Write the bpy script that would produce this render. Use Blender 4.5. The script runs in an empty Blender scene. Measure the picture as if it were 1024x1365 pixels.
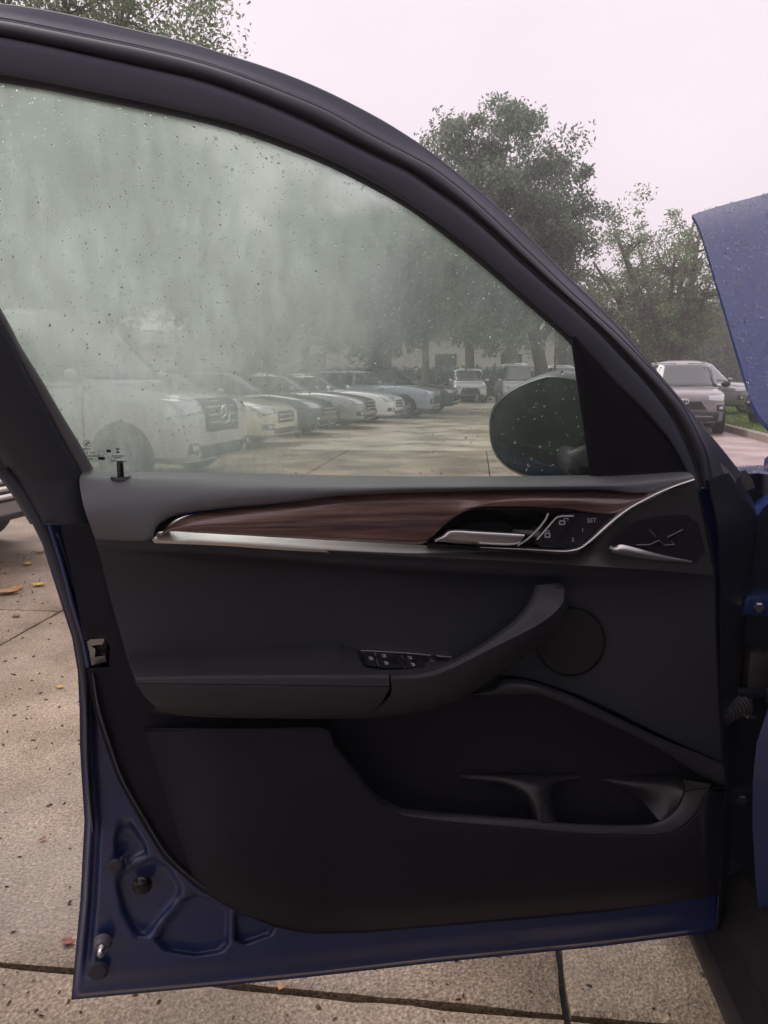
import bpy, bmesh, math, random
import numpy as np
from mathutils import Vector, Matrix
from mathutils.bvhtree import BVHTree

# ------------------------------------------------------------------ camera, world, sun, exposure
R = math.radians
SC = bpy.context.scene
COL = SC.collection
PITCH = R(9.8)
CAMZ = 1.25
FPX = 1024.0
cam_d = bpy.data.cameras.new('camera')
cam = bpy.data.objects.new('camera', cam_d)
COL.objects.link(cam)
cam.location = (0, 0, CAMZ)
cam.rotation_euler = (R(90) - PITCH, 0, 0)
cam_d.sensor_fit = 'HORIZONTAL'
cam_d.sensor_width = 36.0
cam_d.lens = 36.0
cam_d.clip_start = 0.02
cam_d.clip_end = 3000
SC.camera = cam

world = bpy.data.worlds.new('World')
SC.world = world
world.use_nodes = True
nt = world.node_tree
nt.nodes.clear()
out = nt.nodes.new('ShaderNodeOutputWorld')
sky = nt.nodes.new('ShaderNodeTexSky')
sky.sky_type = 'NISHITA'
sky.sun_disc = False
SUN_EL, SUN_AZ = R(46), R(-38)
sky.sun_elevation = SUN_EL
sky.sun_rotation = SUN_AZ
hsv = nt.nodes.new('ShaderNodeHueSaturation')
hsv.inputs['Saturation'].default_value = 0.25
nt.links.new(sky.outputs[0], hsv.inputs['Color'])
tc = nt.nodes.new('ShaderNodeTexCoord')
cn = nt.nodes.new('ShaderNodeTexNoise')
cn.inputs['Scale'].default_value = 2.2
cn.inputs['Detail'].default_value = 5
nt.links.new(tc.outputs['Generated'], cn.inputs['Vector'])
cr = nt.nodes.new('ShaderNodeValToRGB')
cr.color_ramp.elements[0].position = 0.3
cr.color_ramp.elements[0].color = (0.685, 0.592, 0.645, 1)
cr.color_ramp.elements[1].position = 0.7
cr.color_ramp.elements[1].color = (0.78, 0.670, 0.728, 1)
nt.links.new(cn.outputs['Fac'], cr.inputs['Fac'])
vs = nt.nodes.new('ShaderNodeVectorMath'); vs.operation = 'SCALE'
vs.inputs['Scale'].default_value = 9.0
nt.links.new(cr.outputs[0], vs.inputs[0])
mixs = nt.nodes.new('ShaderNodeMix'); mixs.data_type = 'RGBA'       # thick cloud over a little clear sky
mixs.inputs[0].default_value = 0.92
nt.links.new(hsv.outputs[0], mixs.inputs[6])
nt.links.new(vs.outputs[0], mixs.inputs[7])
bg = nt.nodes.new('ShaderNodeBackground')
bg.inputs['Strength'].default_value = 0.1
nt.links.new(mixs.outputs[2], bg.inputs['Color'])
nt.links.new(bg.outputs[0], out.inputs['Surface'])

sun_d = bpy.data.lights.new('sun', 'SUN')
sun_d.energy = 1.5
sun_d.angle = R(50)
sun_d.color = (1.0, 0.95, 0.9)
sun = bpy.data.objects.new('sun', sun_d)
COL.objects.link(sun)
sun.rotation_euler = (R(90) - SUN_EL, 0, -SUN_AZ + R(180))
SC.view_settings.view_transform = 'Standard'
SC.view_settings.look = 'None'
SC.view_settings.exposure = 0.72
SC.view_settings.gamma = 1.0
SC.cycles.max_bounces = 8
SC.cycles.transparent_max_bounces = 16
SC.cycles.use_adaptive_sampling = True
SC.cycles.adaptive_threshold = 0.02
rnd = random.Random(7)

# ------------------------------------------------------------------ materials
MATS = {}
def mat(name, col, rough=0.5, metal=0.0, spec=0.5, coat=0.0, coat_rough=0.05, bump=None, vary=None, sheen=0.0):
    """col: linear rgb. bump=(scale, strength, dist). vary=(scale, amount)"""
    m = bpy.data.materials.new(name)
    m.use_nodes = True
    t = m.node_tree
    b = t.nodes['Principled BSDF']
    b.inputs['Base Color'].default_value = (*col, 1)
    b.inputs['Roughness'].default_value = rough
    b.inputs['Metallic'].default_value = metal
    b.inputs['Specular IOR Level'].default_value = spec
    b.inputs['Coat Weight'].default_value = coat
    b.inputs['Coat Roughness'].default_value = coat_rough
    b.inputs['Sheen Weight'].default_value = sheen
    co = t.nodes.new('ShaderNodeTexCoord')
    if vary:
        n = t.nodes.new('ShaderNodeTexNoise')
        n.inputs['Scale'].default_value = vary[0]
        n.inputs['Detail'].default_value = 6
        t.links.new(co.outputs['Object'], n.inputs['Vector'])
        mx = t.nodes.new('ShaderNodeMix'); mx.data_type = 'RGBA'
        a = vary[1]
        mx.inputs[6].default_value = (*[c * (1 - a) for c in col], 1)
        mx.inputs[7].default_value = (*[min(1, c * (1 + a)) for c in col], 1)
        mr = t.nodes.new('ShaderNodeMapRange')
        mr.inputs[1].default_value = 0.3; mr.inputs[2].default_value = 0.7
        t.links.new(n.outputs['Fac'], mr.inputs[0])
        t.links.new(mr.outputs[0], mx.inputs[0])
        t.links.new(mx.outputs[2], b.inputs['Base Color'])
    if bump:
        n2 = t.nodes.new('ShaderNodeTexNoise')
        n2.inputs['Scale'].default_value = bump[0]
        n2.inputs['Detail'].default_value = 3
        t.links.new(co.outputs['Object'], n2.inputs['Vector'])
        bp = t.nodes.new('ShaderNodeBump')
        bp.inputs['Strength'].default_value = bump[1]
        bp.inputs['Distance'].default_value = bump[2]
        t.links.new(n2.outputs['Fac'], bp.inputs['Height'])
        t.links.new(bp.outputs[0], b.inputs['Normal'])
    MATS[name] = m
    return m

BLUE = mat('blue_paint', (0.014, 0.031, 0.120), 0.42, 0.0, 0.5, 0.8, 0.08, vary=(9, 0.12))
BLUEOUT = mat('blue_paint_gloss', (0.018, 0.036, 0.145), 0.45, 0.0, 0.1, 0.75, 0.03)
LEATHER = mat('soft_black_panel', (0.036, 0.0375, 0.047), 0.55, 0, 0.45, bump=(480, 0.5, 0.0012), vary=(7, 0.12))
SHOULDER = mat('soft_grey_shoulder', (0.150, 0.152, 0.165), 0.52, 0, 0.5, bump=(900, 0.3, 0.0006), vary=(6, 0.1))
HARD = mat('hard_black_plastic', (0.0195, 0.0188, 0.0275), 0.60, 0, 0.14, bump=(620, 0.5, 0.0010), vary=(5, 0.15))
RIMP = mat('pocket_rim_plastic', (0.025, 0.0245, 0.030), 0.42, 0, 0.5, bump=(1400, 0.15, 0.0004))
FRAMEP = mat('frame_black_flare', (0.085, 0.089, 0.122), 0.62, 0, 0.35, vary=(8, 0.12))  # black plastic, its colour lifted and blued to stand in for lens flare
RUBBER = mat('rubber_seal', (0.048, 0.049, 0.066), 0.62, 0, 0.35, bump=(60, 0.1, 0.001))
BOOT = mat('boot_rubber', (0.035, 0.034, 0.04), 0.5)
SASHM = mat('sash_black', (0.030, 0.033, 0.046), 0.55, 0, 0.35)
CAPG = mat('worn_cap', (0.24, 0.235, 0.245), 0.5, bump=(200, .4, .001), vary=(60, .3))
RUBBERG = mat('grey_rubber', (0.11, 0.105, 0.11), 0.55, bump=(150, 0.2, 0.001))
GLOSSBLK = mat('gloss_black', (0.008, 0.008, 0.009), 0.18, 0, 0.5)
CHROME = mat('satin_chrome', (0.86, 0.84, 0.83), 0.34, 1.0)
PANELP = mat('satin_dark_panel', (0.034, 0.034, 0.037), 0.38, 0, 0.5, bump=(1500, .1, .0003))
SATIN = mat('satin_grey_metal', (0.80, 0.77, 0.75), 0.42, 1.0, bump=(1800, 0.06, 0.0002))
STEEL = mat('steel', (0.45, 0.45, 0.46), 0.30, 1.0)
PRINTW = mat('white_print', (0.42, 0.42, 0.43), 0.5)
PRINTK = mat('black_print', (0.01, 0.01, 0.012), 0.5)
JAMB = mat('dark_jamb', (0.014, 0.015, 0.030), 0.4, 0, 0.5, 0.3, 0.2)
BROWNJ = mat('dusty_jamb_seal', (0.030, 0.027, 0.030), 0.6, bump=(80, 0.3, 0.001), vary=(20, 0.3))
CARPET = mat('black_carpet', (0.012, 0.012, 0.013), 0.95, bump=(500, 0.6, 0.002))
MESHK = mat('speaker_cloth', (0.014, 0.013, 0.016), 0.7, bump=(1200, 0.7, 0.001))
TYRE = mat('tyre', (0.018, 0.018, 0.018), 0.8, bump=(50, 0.3, 0.003))
RIM = mat('alloy_rim', (0.33, 0.33, 0.34), 0.35, 0.9)
WSCREEN = mat('windscreen_glass', (0.05, 0.062, 0.06), 0.06, 0, 1.0, 1.0, 0.03)
CARGLASS = mat('dark_car_glass', (0.018, 0.024, 0.024), 0.05, 0, 0.6)
BLACKP = mat('vehicle_black_plastic', (0.022, 0.022, 0.024), 0.5)
LAMPG = mat('headlamp_glass', (0.55, 0.57, 0.60), 0.12, 0.3, 0.6, 1.0)
REDL = mat('red_lamp', (0.40, 0.02, 0.02), 0.2, 0, 0.5, 1.0)

def wood_mat():
    m = mat('fineline_wood', (0.07, 0.03, 0.02), 0.30, 0, 0.5, 1.0, 0.14)
    t = m.node_tree; b = t.nodes['Principled BSDF']
    co = t.nodes.new('ShaderNodeTexCoord')
    mp = t.nodes.new('ShaderNodeMapping')
    mp.inputs['Scale'].default_value = (3.5, 3.5, 95)
    mp.inputs['Rotation'].default_value = (0, R(-1.5), 0)
    n = t.nodes.new('ShaderNodeTexNoise'); n.inputs['Scale'].default_value = 2.0; n.inputs['Detail'].default_value = 8
    n.inputs['Roughness'].default_value = 0.65; n.inputs['Distortion'].default_value = 0.4
    r = t.nodes.new('ShaderNodeValToRGB')
    r.color_ramp.elements[0].position = 0.32; r.color_ramp.elements[0].color = (0.036, 0.017, 0.013, 1)
    r.color_ramp.elements[1].position = 0.70; r.color_ramp.elements[1].color = (0.25, 0.150, 0.120, 1)
    e = r.color_ramp.elements.new(0.5); e.color = (0.125, 0.066, 0.052, 1)
    t.links.new(co.outputs['Object'], mp.inputs['Vector']); t.links.new(mp.outputs[0], n.inputs['Vector'])
    t.links.new(n.outputs['Fac'], r.inputs['Fac']); t.links.new(r.outputs[0], b.inputs['Base Color'])
    bp = t.nodes.new('ShaderNodeBump'); bp.inputs['Strength'].default_value = 0.12; bp.inputs['Distance'].default_value = 0.0006
    t.links.new(n.outputs['Fac'], bp.inputs['Height']); t.links.new(bp.outputs[0], b.inputs['Normal'])
    return m
WOOD = wood_mat()

def clear_mat():
    m = bpy.data.materials.new('clear_pane'); m.use_nodes = True
    t = m.node_tree; t.nodes.clear()
    o = t.nodes.new('ShaderNodeOutputMaterial')
    tr = t.nodes.new('ShaderNodeBsdfTransparent'); tr.inputs[0].default_value = (0.90, 0.955, 0.915, 1)
    gl = t.nodes.new('ShaderNodeBsdfGlossy'); gl.inputs['Roughness'].default_value = 0.02
    fr = t.nodes.new('ShaderNodeFresnel'); fr.inputs[0].default_value = 1.45
    mx = t.nodes.new('ShaderNodeMixShader')
    t.links.new(fr.outputs[0], mx.inputs[0]); t.links.new(tr.outputs[0], mx.inputs[1]); t.links.new(gl.outputs[0], mx.inputs[2])
    t.links.new(mx.outputs[0], o.inputs[0])
    return m
CLEAR = clear_mat()

def fog_mat():
    """condensation film: milky where the mist sits, streaked where it has run"""
    m = bpy.data.materials.new('misted_pane'); m.use_nodes = True
    t = m.node_tree; t.nodes.clear()
    N = t.nodes.new; L = t.links.new
    o = N('ShaderNodeOutputMaterial')
    tr = N('ShaderNodeBsdfTransparent'); tr.inputs[0].default_value = (0.92, 0.975, 0.94, 1)
    tl = N('ShaderNodeBsdfTranslucent'); tl.inputs[0].default_value = (0.83, 0.945, 0.885, 1)
    df = N('ShaderNodeBsdfDiffuse'); df.inputs[0].default_value = (0.83, 0.945, 0.885, 1)
    rfz = N('ShaderNodeBsdfRefraction'); rfz.inputs['IOR'].default_value = 1.06; rfz.inputs['Roughness'].default_value = 0.36; rfz.inputs['Color'].default_value = (0.90, 0.955, 0.91, 1)
    seen = N('ShaderNodeMixShader'); L(tr.outputs[0], seen.inputs[1]); L(rfz.outputs[0], seen.inputs[2])
    film = N('ShaderNodeMixShader'); film.inputs[0].default_value = 0.10
    L(tl.outputs[0], film.inputs[1]); L(df.outputs[0], film.inputs[2])
    co = N('ShaderNodeTexCoord')
    sx = N('ShaderNodeSeparateXYZ'); L(co.outputs['Object'], sx.inputs[0])
    # amount of mist along the pane (object space: metres along the door from its rear edge)
    mr = N('ShaderNodeMapRange'); mr.interpolation_type = 'SMOOTHSTEP'
    mr.inputs[1].default_value = 0.22; mr.inputs[2].default_value = 0.74
    mr.inputs[3].default_value = 0.70; mr.inputs[4].default_value = 0.09
    wob = N('ShaderNodeTexNoise'); wob.inputs['Scale'].default_value = 5.0; wob.inputs['Detail'].default_value = 4
    L(co.outputs['Object'], wob.inputs['Vector'])
    wm = N('ShaderNodeMath'); wm.operation = 'MULTIPLY_ADD'; wm.inputs[1].default_value = 0.5; 
    L(wob.outputs['Fac'], wm.inputs[0]); 
    sb = N('ShaderNodeMath'); sb.operation = 'SUBTRACT'; sb.inputs[1].default_value = -1.75; L(sx.outputs[0], sb.inputs[0])
    zs = N('ShaderNodeMath'); zs.operation = 'MULTIPLY_ADD'; zs.inputs[1].default_value = -0.45; zs.inputs[2].default_value = 0.45 * 1.16; L(sx.outputs[2], zs.inputs[0])
    xz = N('ShaderNodeMath'); xz.operation = 'ADD'; L(sb.outputs[0], xz.inputs[0]); L(zs.outputs[0], xz.inputs[1])
    L(xz.outputs[0], wm.inputs[2]); L(wm.outputs[0], mr.inputs[0])
    # runs: noise stretched along a slanted near-vertical direction
    mp = N('ShaderNodeMapping'); mp.inputs['Rotation'].default_value = (0, R(16), 0); mp.inputs['Scale'].default_value = (70, 70, 5)
    L(co.outputs['Object'], mp.inputs['Vector'])
    st = N('ShaderNodeTexNoise'); st.inputs['Scale'].default_value = 1.0; st.inputs['Detail'].default_value = 5
    L(mp.outputs[0], st.inputs['Vector'])
    st2 = N('ShaderNodeMapRange'); st2.inputs[1].default_value = 0.30; st2.inputs[2].default_value = 0.72
    st2.inputs[3].default_value = 0.84; st2.inputs[4].default_value = 1.08
    L(st.outputs['Fac'], st2.inputs[0])
    # patches
    pn = N('ShaderNodeTexNoise'); pn.inputs['Scale'].default_value = 9.0; pn.inputs['Detail'].default_value = 7; pn.inputs['Roughness'].default_value = 0.6
    L(co.outputs['Object'], pn.inputs['Vector'])
    p2 = N('ShaderNodeMapRange'); p2.inputs[1].default_value = 0.35; p2.inputs[2].default_value = 0.70
    p2.inputs[3].default_value = 0.86; p2.inputs[4].default_value = 1.16
    L(pn.outputs['Fac'], p2.inputs[0])
    m1 = N('ShaderNodeMath'); m1.operation = 'MULTIPLY'; L(mr.outputs[0], m1.inputs[0]); L(st2.outputs[0], m1.inputs[1])
    m2 = N('ShaderNodeMath'); m2.operation = 'MULTIPLY'; L(m1.outputs[0], m2.inputs[0]); L(p2.outputs[0], m2.inputs[1])
    # fine beads of mist
    fn = N('ShaderNodeTexNoise'); fn.inputs['Scale'].default_value = 420.0; fn.inputs['Detail'].default_value = 2
    L(co.outputs['Object'], fn.inputs['Vector'])
    f2 = N('ShaderNodeMapRange'); f2.inputs[1].default_value = 0.35; f2.inputs[2].default_value = 0.7
    f2.inputs[3].default_value = 0.92; f2.inputs[4].default_value = 1.08
    L(fn.outputs['Fac'], f2.inputs[0])
    m3 = N('ShaderNodeMath'); m3.operation = 'MULTIPLY'; m3.use_clamp = True; 
    zf = N('ShaderNodeMapRange'); zf.interpolation_type = 'SMOOTHSTEP'; zf.inputs[1].default_value = 1.13; zf.inputs[2].default_value = 1.36; zf.inputs[3].default_value = 0.50; zf.inputs[4].default_value = 1.06
    L(sx.outputs[2], zf.inputs[0])
    m4 = N('ShaderNodeMath'); m4.operation = 'MULTIPLY'; L(m2.outputs[0], m4.inputs[0]); L(zf.outputs[0], m4.inputs[1])
    L(m4.outputs[0], m3.inputs[0]); L(f2.outputs[0], m3.inputs[1])
    mx = N('ShaderNodeMixShader'); L(m3.outputs[0], mx.inputs[0]); L(seen.outputs[0], mx.inputs[1]); L(film.outputs[0], mx.inputs[2])
    bz = N('ShaderNodeMapRange'); bz.inputs[1].default_value = 0.12; bz.inputs[2].default_value = 0.55; L(m3.outputs[0], bz.inputs[0])
    zb2 = N('ShaderNodeMapRange'); zb2.inputs[1].default_value = 1.2; zb2.inputs[2].default_value = 1.42; zb2.inputs[3].default_value = 0.35; zb2.inputs[4].default_value = 0.92; L(sx.outputs[2], zb2.inputs[0])
    bm2 = N('ShaderNodeMath'); bm2.operation = 'MULTIPLY'; L(bz.outputs[0], bm2.inputs[0]); L(zb2.outputs[0], bm2.inputs[1]); L(bm2.outputs[0], seen.inputs[0])
    def M2(op, a, b=None, clamp=False):
        n_ = N('ShaderNodeMath'); n_.operation = op; n_.use_clamp = clamp
        for i_, v_ in enumerate((a, b)):
            if v_ is None: continue
            if isinstance(v_, (int, float)): n_.inputs[i_].default_value = v_
            else: L(v_, n_.inputs[i_])
        return n_.outputs[0]
    for sc_, thr, rmin, rmax in ((330, 0.62, .12, .30), (160, 0.84, .12, .25)):
        vo = N('ShaderNodeTexVoronoi'); vo.inputs['Scale'].default_value = sc_; L(co.outputs['Object'], vo.inputs['Vector'])
        cs = N('ShaderNodeSeparateColor'); L(vo.outputs['Color'], cs.inputs[0])
        zt = N('ShaderNodeMapRange'); zt.inputs[1].default_value = 1.14; zt.inputs[2].default_value = 1.45; zt.inputs[3].default_value = min(.97, thr + .45); zt.inputs[4].default_value = thr
        L(sx.outputs[2], zt.inputs[0])
        up_ = M2('GREATER_THAN', cs.outputs[0], zt.outputs[0])
        rad_ = M2('MULTIPLY', M2('MULTIPLY_ADD', cs.outputs[1], rmax - rmin), up_)
        rad_.node.inputs[0].links[0].from_node.inputs[2].default_value = rmin
        h2 = M2('SUBTRACT', M2('MULTIPLY', rad_, rad_), M2('MULTIPLY', vo.outputs['Distance'], vo.outputs['Distance']))
        inside = M2('GREATER_THAN', h2, 0.0)
        hgt = M2('POWER', M2('MAXIMUM', h2, 0.0), 0.5)
        bpn = N('ShaderNodeBump'); bpn.inputs['Strength'].default_value = 1.0; bpn.inputs['Distance'].default_value = 1.3 / sc_
        L(hgt, bpn.inputs['Height'])
        rf = N('ShaderNodeBsdfRefraction'); rf.inputs['IOR'].default_value = 1.33; rf.inputs['Roughness'].default_value = 0.0
        rf.inputs['Color'].default_value = (.95, .98, .96, 1); L(bpn.outputs[0], rf.inputs['Normal'])
        gb_ = N('ShaderNodeBsdfGlossy'); gb_.inputs['Roughness'].default_value = 0.05; L(bpn.outputs[0], gb_.inputs['Normal'])
        wd = N('ShaderNodeMixShader'); wd.inputs[0].default_value = 0.22; L(rf.outputs[0], wd.inputs[1]); L(gb_.outputs[0], wd.inputs[2])
        mxx = N('ShaderNodeMixShader'); L(inside, mxx.inputs[0]); L(mx.outputs[0], mxx.inputs[1]); L(wd.outputs[0], mxx.inputs[2])
        mx = mxx
    gl = N('ShaderNodeBsdfGlossy'); gl.inputs['Roughness'].default_value = 0.04
    fr = N('ShaderNodeFresnel'); fr.inputs[0].default_value = 1.4
    g2 = N('ShaderNodeMixShader'); L(fr.outputs[0], g2.inputs[0]); L(mx.outputs[0], g2.inputs[1]); L(gl.outputs[0], g2.inputs[2])
    L(g2.outputs[0], o.inputs[0])
    return m
FOG = fog_mat()

def water_mat():
    m = bpy.data.materials.new('water_drop'); m.use_nodes = True
    b = m.node_tree.nodes['Principled BSDF']
    b.inputs['Base Color'].default_value = (0.95, 0.97, 0.97, 1)
    b.inputs['Transmission Weight'].default_value = 1.0
    b.inputs['IOR'].default_value = 1.33
    b.inputs['Roughness'].default_value = 0.02
    return m
WATER = water_mat()

def concrete_mat(name, c0, c1, c2, speck=1.0, rough=(0.45, 0.8), seed=0.0):
    m = bpy.data.materials.new(name); m.use_nodes = True
    t = m.node_tree; b = t.nodes['Principled BSDF']; N = t.nodes.new; L = t.links.new
    g = N('ShaderNodeNewGeometry')
    mp = N('ShaderNodeMapping'); mp.inputs['Location'].default_value = (seed, seed * 1.7, 0); L(g.outputs['Position'], mp.inputs['Vector'])
    big = N('ShaderNodeTexNoise'); big.inputs['Scale'].default_value = 1.3; big.inputs['Detail'].default_value = 8; big.inputs['Roughness'].default_value = 0.6
    fine = N('ShaderNodeTexNoise'); fine.inputs['Scale'].default_value = 130; fine.inputs['Detail'].default_value = 4
    ag = N('ShaderNodeTexVoronoi'); ag.inputs['Scale'].default_value = 170
    for n in (big, fine, ag): L(mp.outputs[0], n.inputs['Vector'])
    r = N('ShaderNodeValToRGB')
    r.color_ramp.elements[0].position = 0.34; r.color_ramp.elements[0].color = (*c0, 1)
    r.color_ramp.elements[1].position = 0.66; r.color_ramp.elements[1].color = (*c2, 1)
    e = r.color_ramp.elements.new(0.5); e.color = (*c1, 1)
    L(big.outputs['Fac'], r.inputs['Fac'])
    fr = N('ShaderNodeMapRange'); fr.inputs[1].default_value = 0.34; fr.inputs[2].default_value = 0.66
    fr.inputs[3].default_value = 1 - 0.42 * speck; fr.inputs[4].default_value = 1 + 0.42 * speck
    L(fine.outputs['Fac'], fr.inputs[0])
    mv = N('ShaderNodeVectorMath'); mv.operation = 'SCALE'; L(r.outputs[0], mv.inputs[0]); L(fr.outputs[0], mv.inputs['Scale'])
    bwv = N('ShaderNodeRGBToBW'); L(ag.outputs['Color'], bwv.inputs[0])
    av = N('ShaderNodeMapRange'); av.inputs[3].default_value = 1 - 0.30 * speck; av.inputs[4].default_value = 1 + 0.30 * speck; L(bwv.outputs[0], av.inputs[0])
    mv2 = N('ShaderNodeVectorMath'); mv2.operation = 'SCALE'; L(mv.outputs[0], mv2.inputs[0]); L(av.outputs[0], mv2.inputs['Scale'])
    L(mv2.outputs[0], b.inputs['Base Color'])
    wet = N('ShaderNodeTexNoise'); wet.inputs['Scale'].default_value = 0.9; wet.inputs['Detail'].default_value = 5; L(mp.outputs[0], wet.inputs['Vector'])
    rr = N('ShaderNodeMapRange'); rr.inputs[1].default_value = 0.4; rr.inputs[2].default_value = 0.62
    rr.inputs[3].default_value = rough[0]; rr.inputs[4].default_value = rough[1]
    dm = N('ShaderNodeMapRange'); dm.inputs[1].default_value = 0.38; dm.inputs[2].default_value = 0.56; dm.inputs[3].default_value = 0.66; dm.inputs[4].default_value = 1.06; L(wet.outputs['Fac'], dm.inputs[0])
    mv3 = N('ShaderNodeVectorMath'); mv3.operation = 'SCALE'; L(mv2.outputs[0], mv3.inputs[0]); L(dm.outputs[0], mv3.inputs['Scale']); L(mv3.outputs[0], b.inputs['Base Color'])
    L(wet.outputs['Fac'], rr.inputs[0]); L(rr.outputs[0], b.inputs['Roughness'])
    ad = N('ShaderNodeMath'); ad.operation = 'ADD'; L(fine.outputs['Fac'], ad.inputs[0]); L(ag.outputs['Distance'], ad.inputs[1])
    bp = N('ShaderNodeBump'); bp.inputs['Strength'].default_value = 0.5; bp.inputs['Distance'].default_value = 0.003
    L(ad.outputs[0], bp.inputs['Height']); L(bp.outputs[0], b.inputs['Normal'])
    return m
CONC = concrete_mat('aggregate_concrete', (0.110, 0.080, 0.052), (0.240, 0.182, 0.124), (0.360, 0.285, 0.208))
LOT = concrete_mat('parking_paving', (0.40, 0.34, 0.265), (0.50, 0.42, 0.325), (0.58, 0.49, 0.39), 0.5, (0.26, 0.5), 5)
LANE = concrete_mat('pinkish_drive', (0.36, 0.255, 0.235), (0.44, 0.325, 0.305), (0.52, 0.40, 0.385), 0.6, (0.30, 0.6), 9)
SOIL = concrete_mat('joint_soil', (0.012, 0.010, 0.008), (0.02, 0.016, 0.012), (0.035, 0.027, 0.02))
KERBM = concrete_mat('kerb_concrete', (0.25, 0.21, 0.18), (0.32, 0.27, 0.24), (0.38, 0.33, 0.30), 0.6)
GRASSM = mat('lawn', (0.105, 0.17, 0.022), 0.9, bump=(40, 0.8, 0.05), vary=(3, 0.35))

def leaf_mat(name, c, var=0.3, hue=0.02):
    m = bpy.data.materials.new(name); m.use_nodes = True
    t = m.node_tree; b = t.nodes['Principled BSDF']; N = t.nodes.new; L = t.links.new
    g = N('ShaderNodeNewGeometry')
    hs = N('ShaderNodeHueSaturation'); hs.inputs['Color'].default_value = (*c, 1)
    mr = N('ShaderNodeMapRange'); mr.inputs[3].default_value = 1 - var; mr.inputs[4].default_value = 1 + var
    L(g.outputs['Random Per Island'], mr.inputs[0])
    cl_ = N('ShaderNodeTexNoise'); cl_.inputs['Scale'].default_value = 1.5; cl_.inputs['Detail'].default_value = 3; L(g.outputs['Position'], cl_.inputs['Vector'])
    cm_ = N('ShaderNodeMapRange'); cm_.inputs[1].default_value = 0.35; cm_.inputs[2].default_value = 0.65; cm_.inputs[3].default_value = 0.62; cm_.inputs[4].default_value = 1.3; L(cl_.outputs['Fac'], cm_.inputs[0])
    mm_ = N('ShaderNodeMath'); mm_.operation = 'MULTIPLY'; L(mr.outputs[0], mm_.inputs[0]); L(cm_.outputs[0], mm_.inputs[1]); L(mm_.outputs[0], hs.inputs['Value'])
    mh = N('ShaderNodeMapRange'); mh.inputs[3].default_value = 0.5 - hue; mh.inputs[4].default_value = 0.5 + hue
    n = N('ShaderNodeTexNoise'); n.inputs['Scale'].default_value = 0.8; L(g.outputs['Position'], n.inputs['Vector'])
    L(n.outputs['Fac'], mh.inputs[0]); L(mh.outputs[0], hs.inputs['Hue'])
    L(hs.outputs[0], b.inputs['Base Color'])
    b.inputs['Roughness'].default_value = 0.45
    tl = N('ShaderNodeBsdfTranslucent'); L(hs.outputs[0], tl.inputs[0])
    mx = N('ShaderNodeMixShader'); mx.inputs[0].default_value = 0.40
    o = t.nodes['Material Output']
    L(b.outputs[0], mx.inputs[1]); L(tl.outputs[0], mx.inputs[2]); L(mx.outputs[0], o.inputs[0])
    return m
LEAF_OAK = leaf_mat('oak_leaves', (0.19, 0.245, 0.175))
LEAF_OLIVE = leaf_mat('olive_leaves', (0.185, 0.25, 0.12))
LEAF_DEEP = leaf_mat('deep_leaves', (0.11, 0.155, 0.11))
LEAF_PALM = leaf_mat('palm_leaves', (0.075, 0.095, 0.045), 0.3)
LEAF_HEDGE = leaf_mat('hedge_leaves', (0.10, 0.13, 0.05))
BARK = mat('bark', (0.13, 0.105, 0.085), 0.9, bump=(14, 0.9, 0.05), vary=(4, 0.35))
BARKP = mat('palm_bark', (0.12, 0.105, 0.09), 0.9, bump=(9, 0.9, 0.05), vary=(5, 0.3))

# ------------------------------------------------------------------ object helpers
def link(o, parent=None):
    COL.objects.link(o)
    if parent: o.parent = parent
    return o
def tag(o, label=None, cat=None, group=None, kind=None):
    if label: o['label'] = label
    if cat: o['category'] = cat
    if group: o['group'] = group
    if kind: o['kind'] = kind
    return o
def empty(name, loc, rz=0.0):
    o = bpy.data.objects.new(name, None)
    o.empty_display_size = 0.2
    COL.objects.link(o)
    o.location = loc; o.rotation_euler = (0, 0, rz)
    return o
def setsmooth(me, on=True):
    me.polygons.foreach_set('use_smooth', [on] * len(me.polygons))
def bmobj(name, bm, m, parent=None, smooth=True, angle=None):
    me = bpy.data.meshes.new(name)
    bm.normal_update()
    bm.to_mesh(me); bm.free()
    for mm in (m if isinstance(m, (list, tuple)) else [m]): me.materials.append(mm)
    setsmooth(me, smooth)
    if smooth and angle:
        me.set_sharp_from_angle(angle=R(angle))
    return link(bpy.data.objects.new(name, me), parent)
def pyobj(name, V, F, m, parent=None, smooth=True):
    me = bpy.data.meshes.new(name)
    me.from_pydata(V, [], F)
    for mm in (m if isinstance(m, (list, tuple)) else [m]): me.materials.append(mm)
    setsmooth(me, smooth)
    return link(bpy.data.objects.new(name, me), parent)
def add_box(bm, lo, hi, M=None, bevel=0.0):
    r = bmesh.ops.create_cube(bm, size=1.0)
    vs = r['verts']
    for v in vs:
        v.co = Vector([(lo[i] + hi[i]) / 2 + v.co[i] * (hi[i] - lo[i]) for i in range(3)])
    if bevel:
        es = list({e for v in vs for e in v.link_edges})
        r2 = bmesh.ops.bevel(bm, geom=es, offset=bevel, segments=2, affect='EDGES', profile=0.5)
        vs = list({v for f in r2['faces'] for v in f.verts} | {v for v in vs if v.is_valid})
    if M:
        for v in vs: v.co = M @ v.co
    return vs
def box(name, lo, hi, m, parent=None, bevel=0.0, M=None):
    bm = bmesh.new(); add_box(bm, lo, hi, M, bevel)
    return bmobj(name, bm, m, parent, smooth=False)
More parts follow.
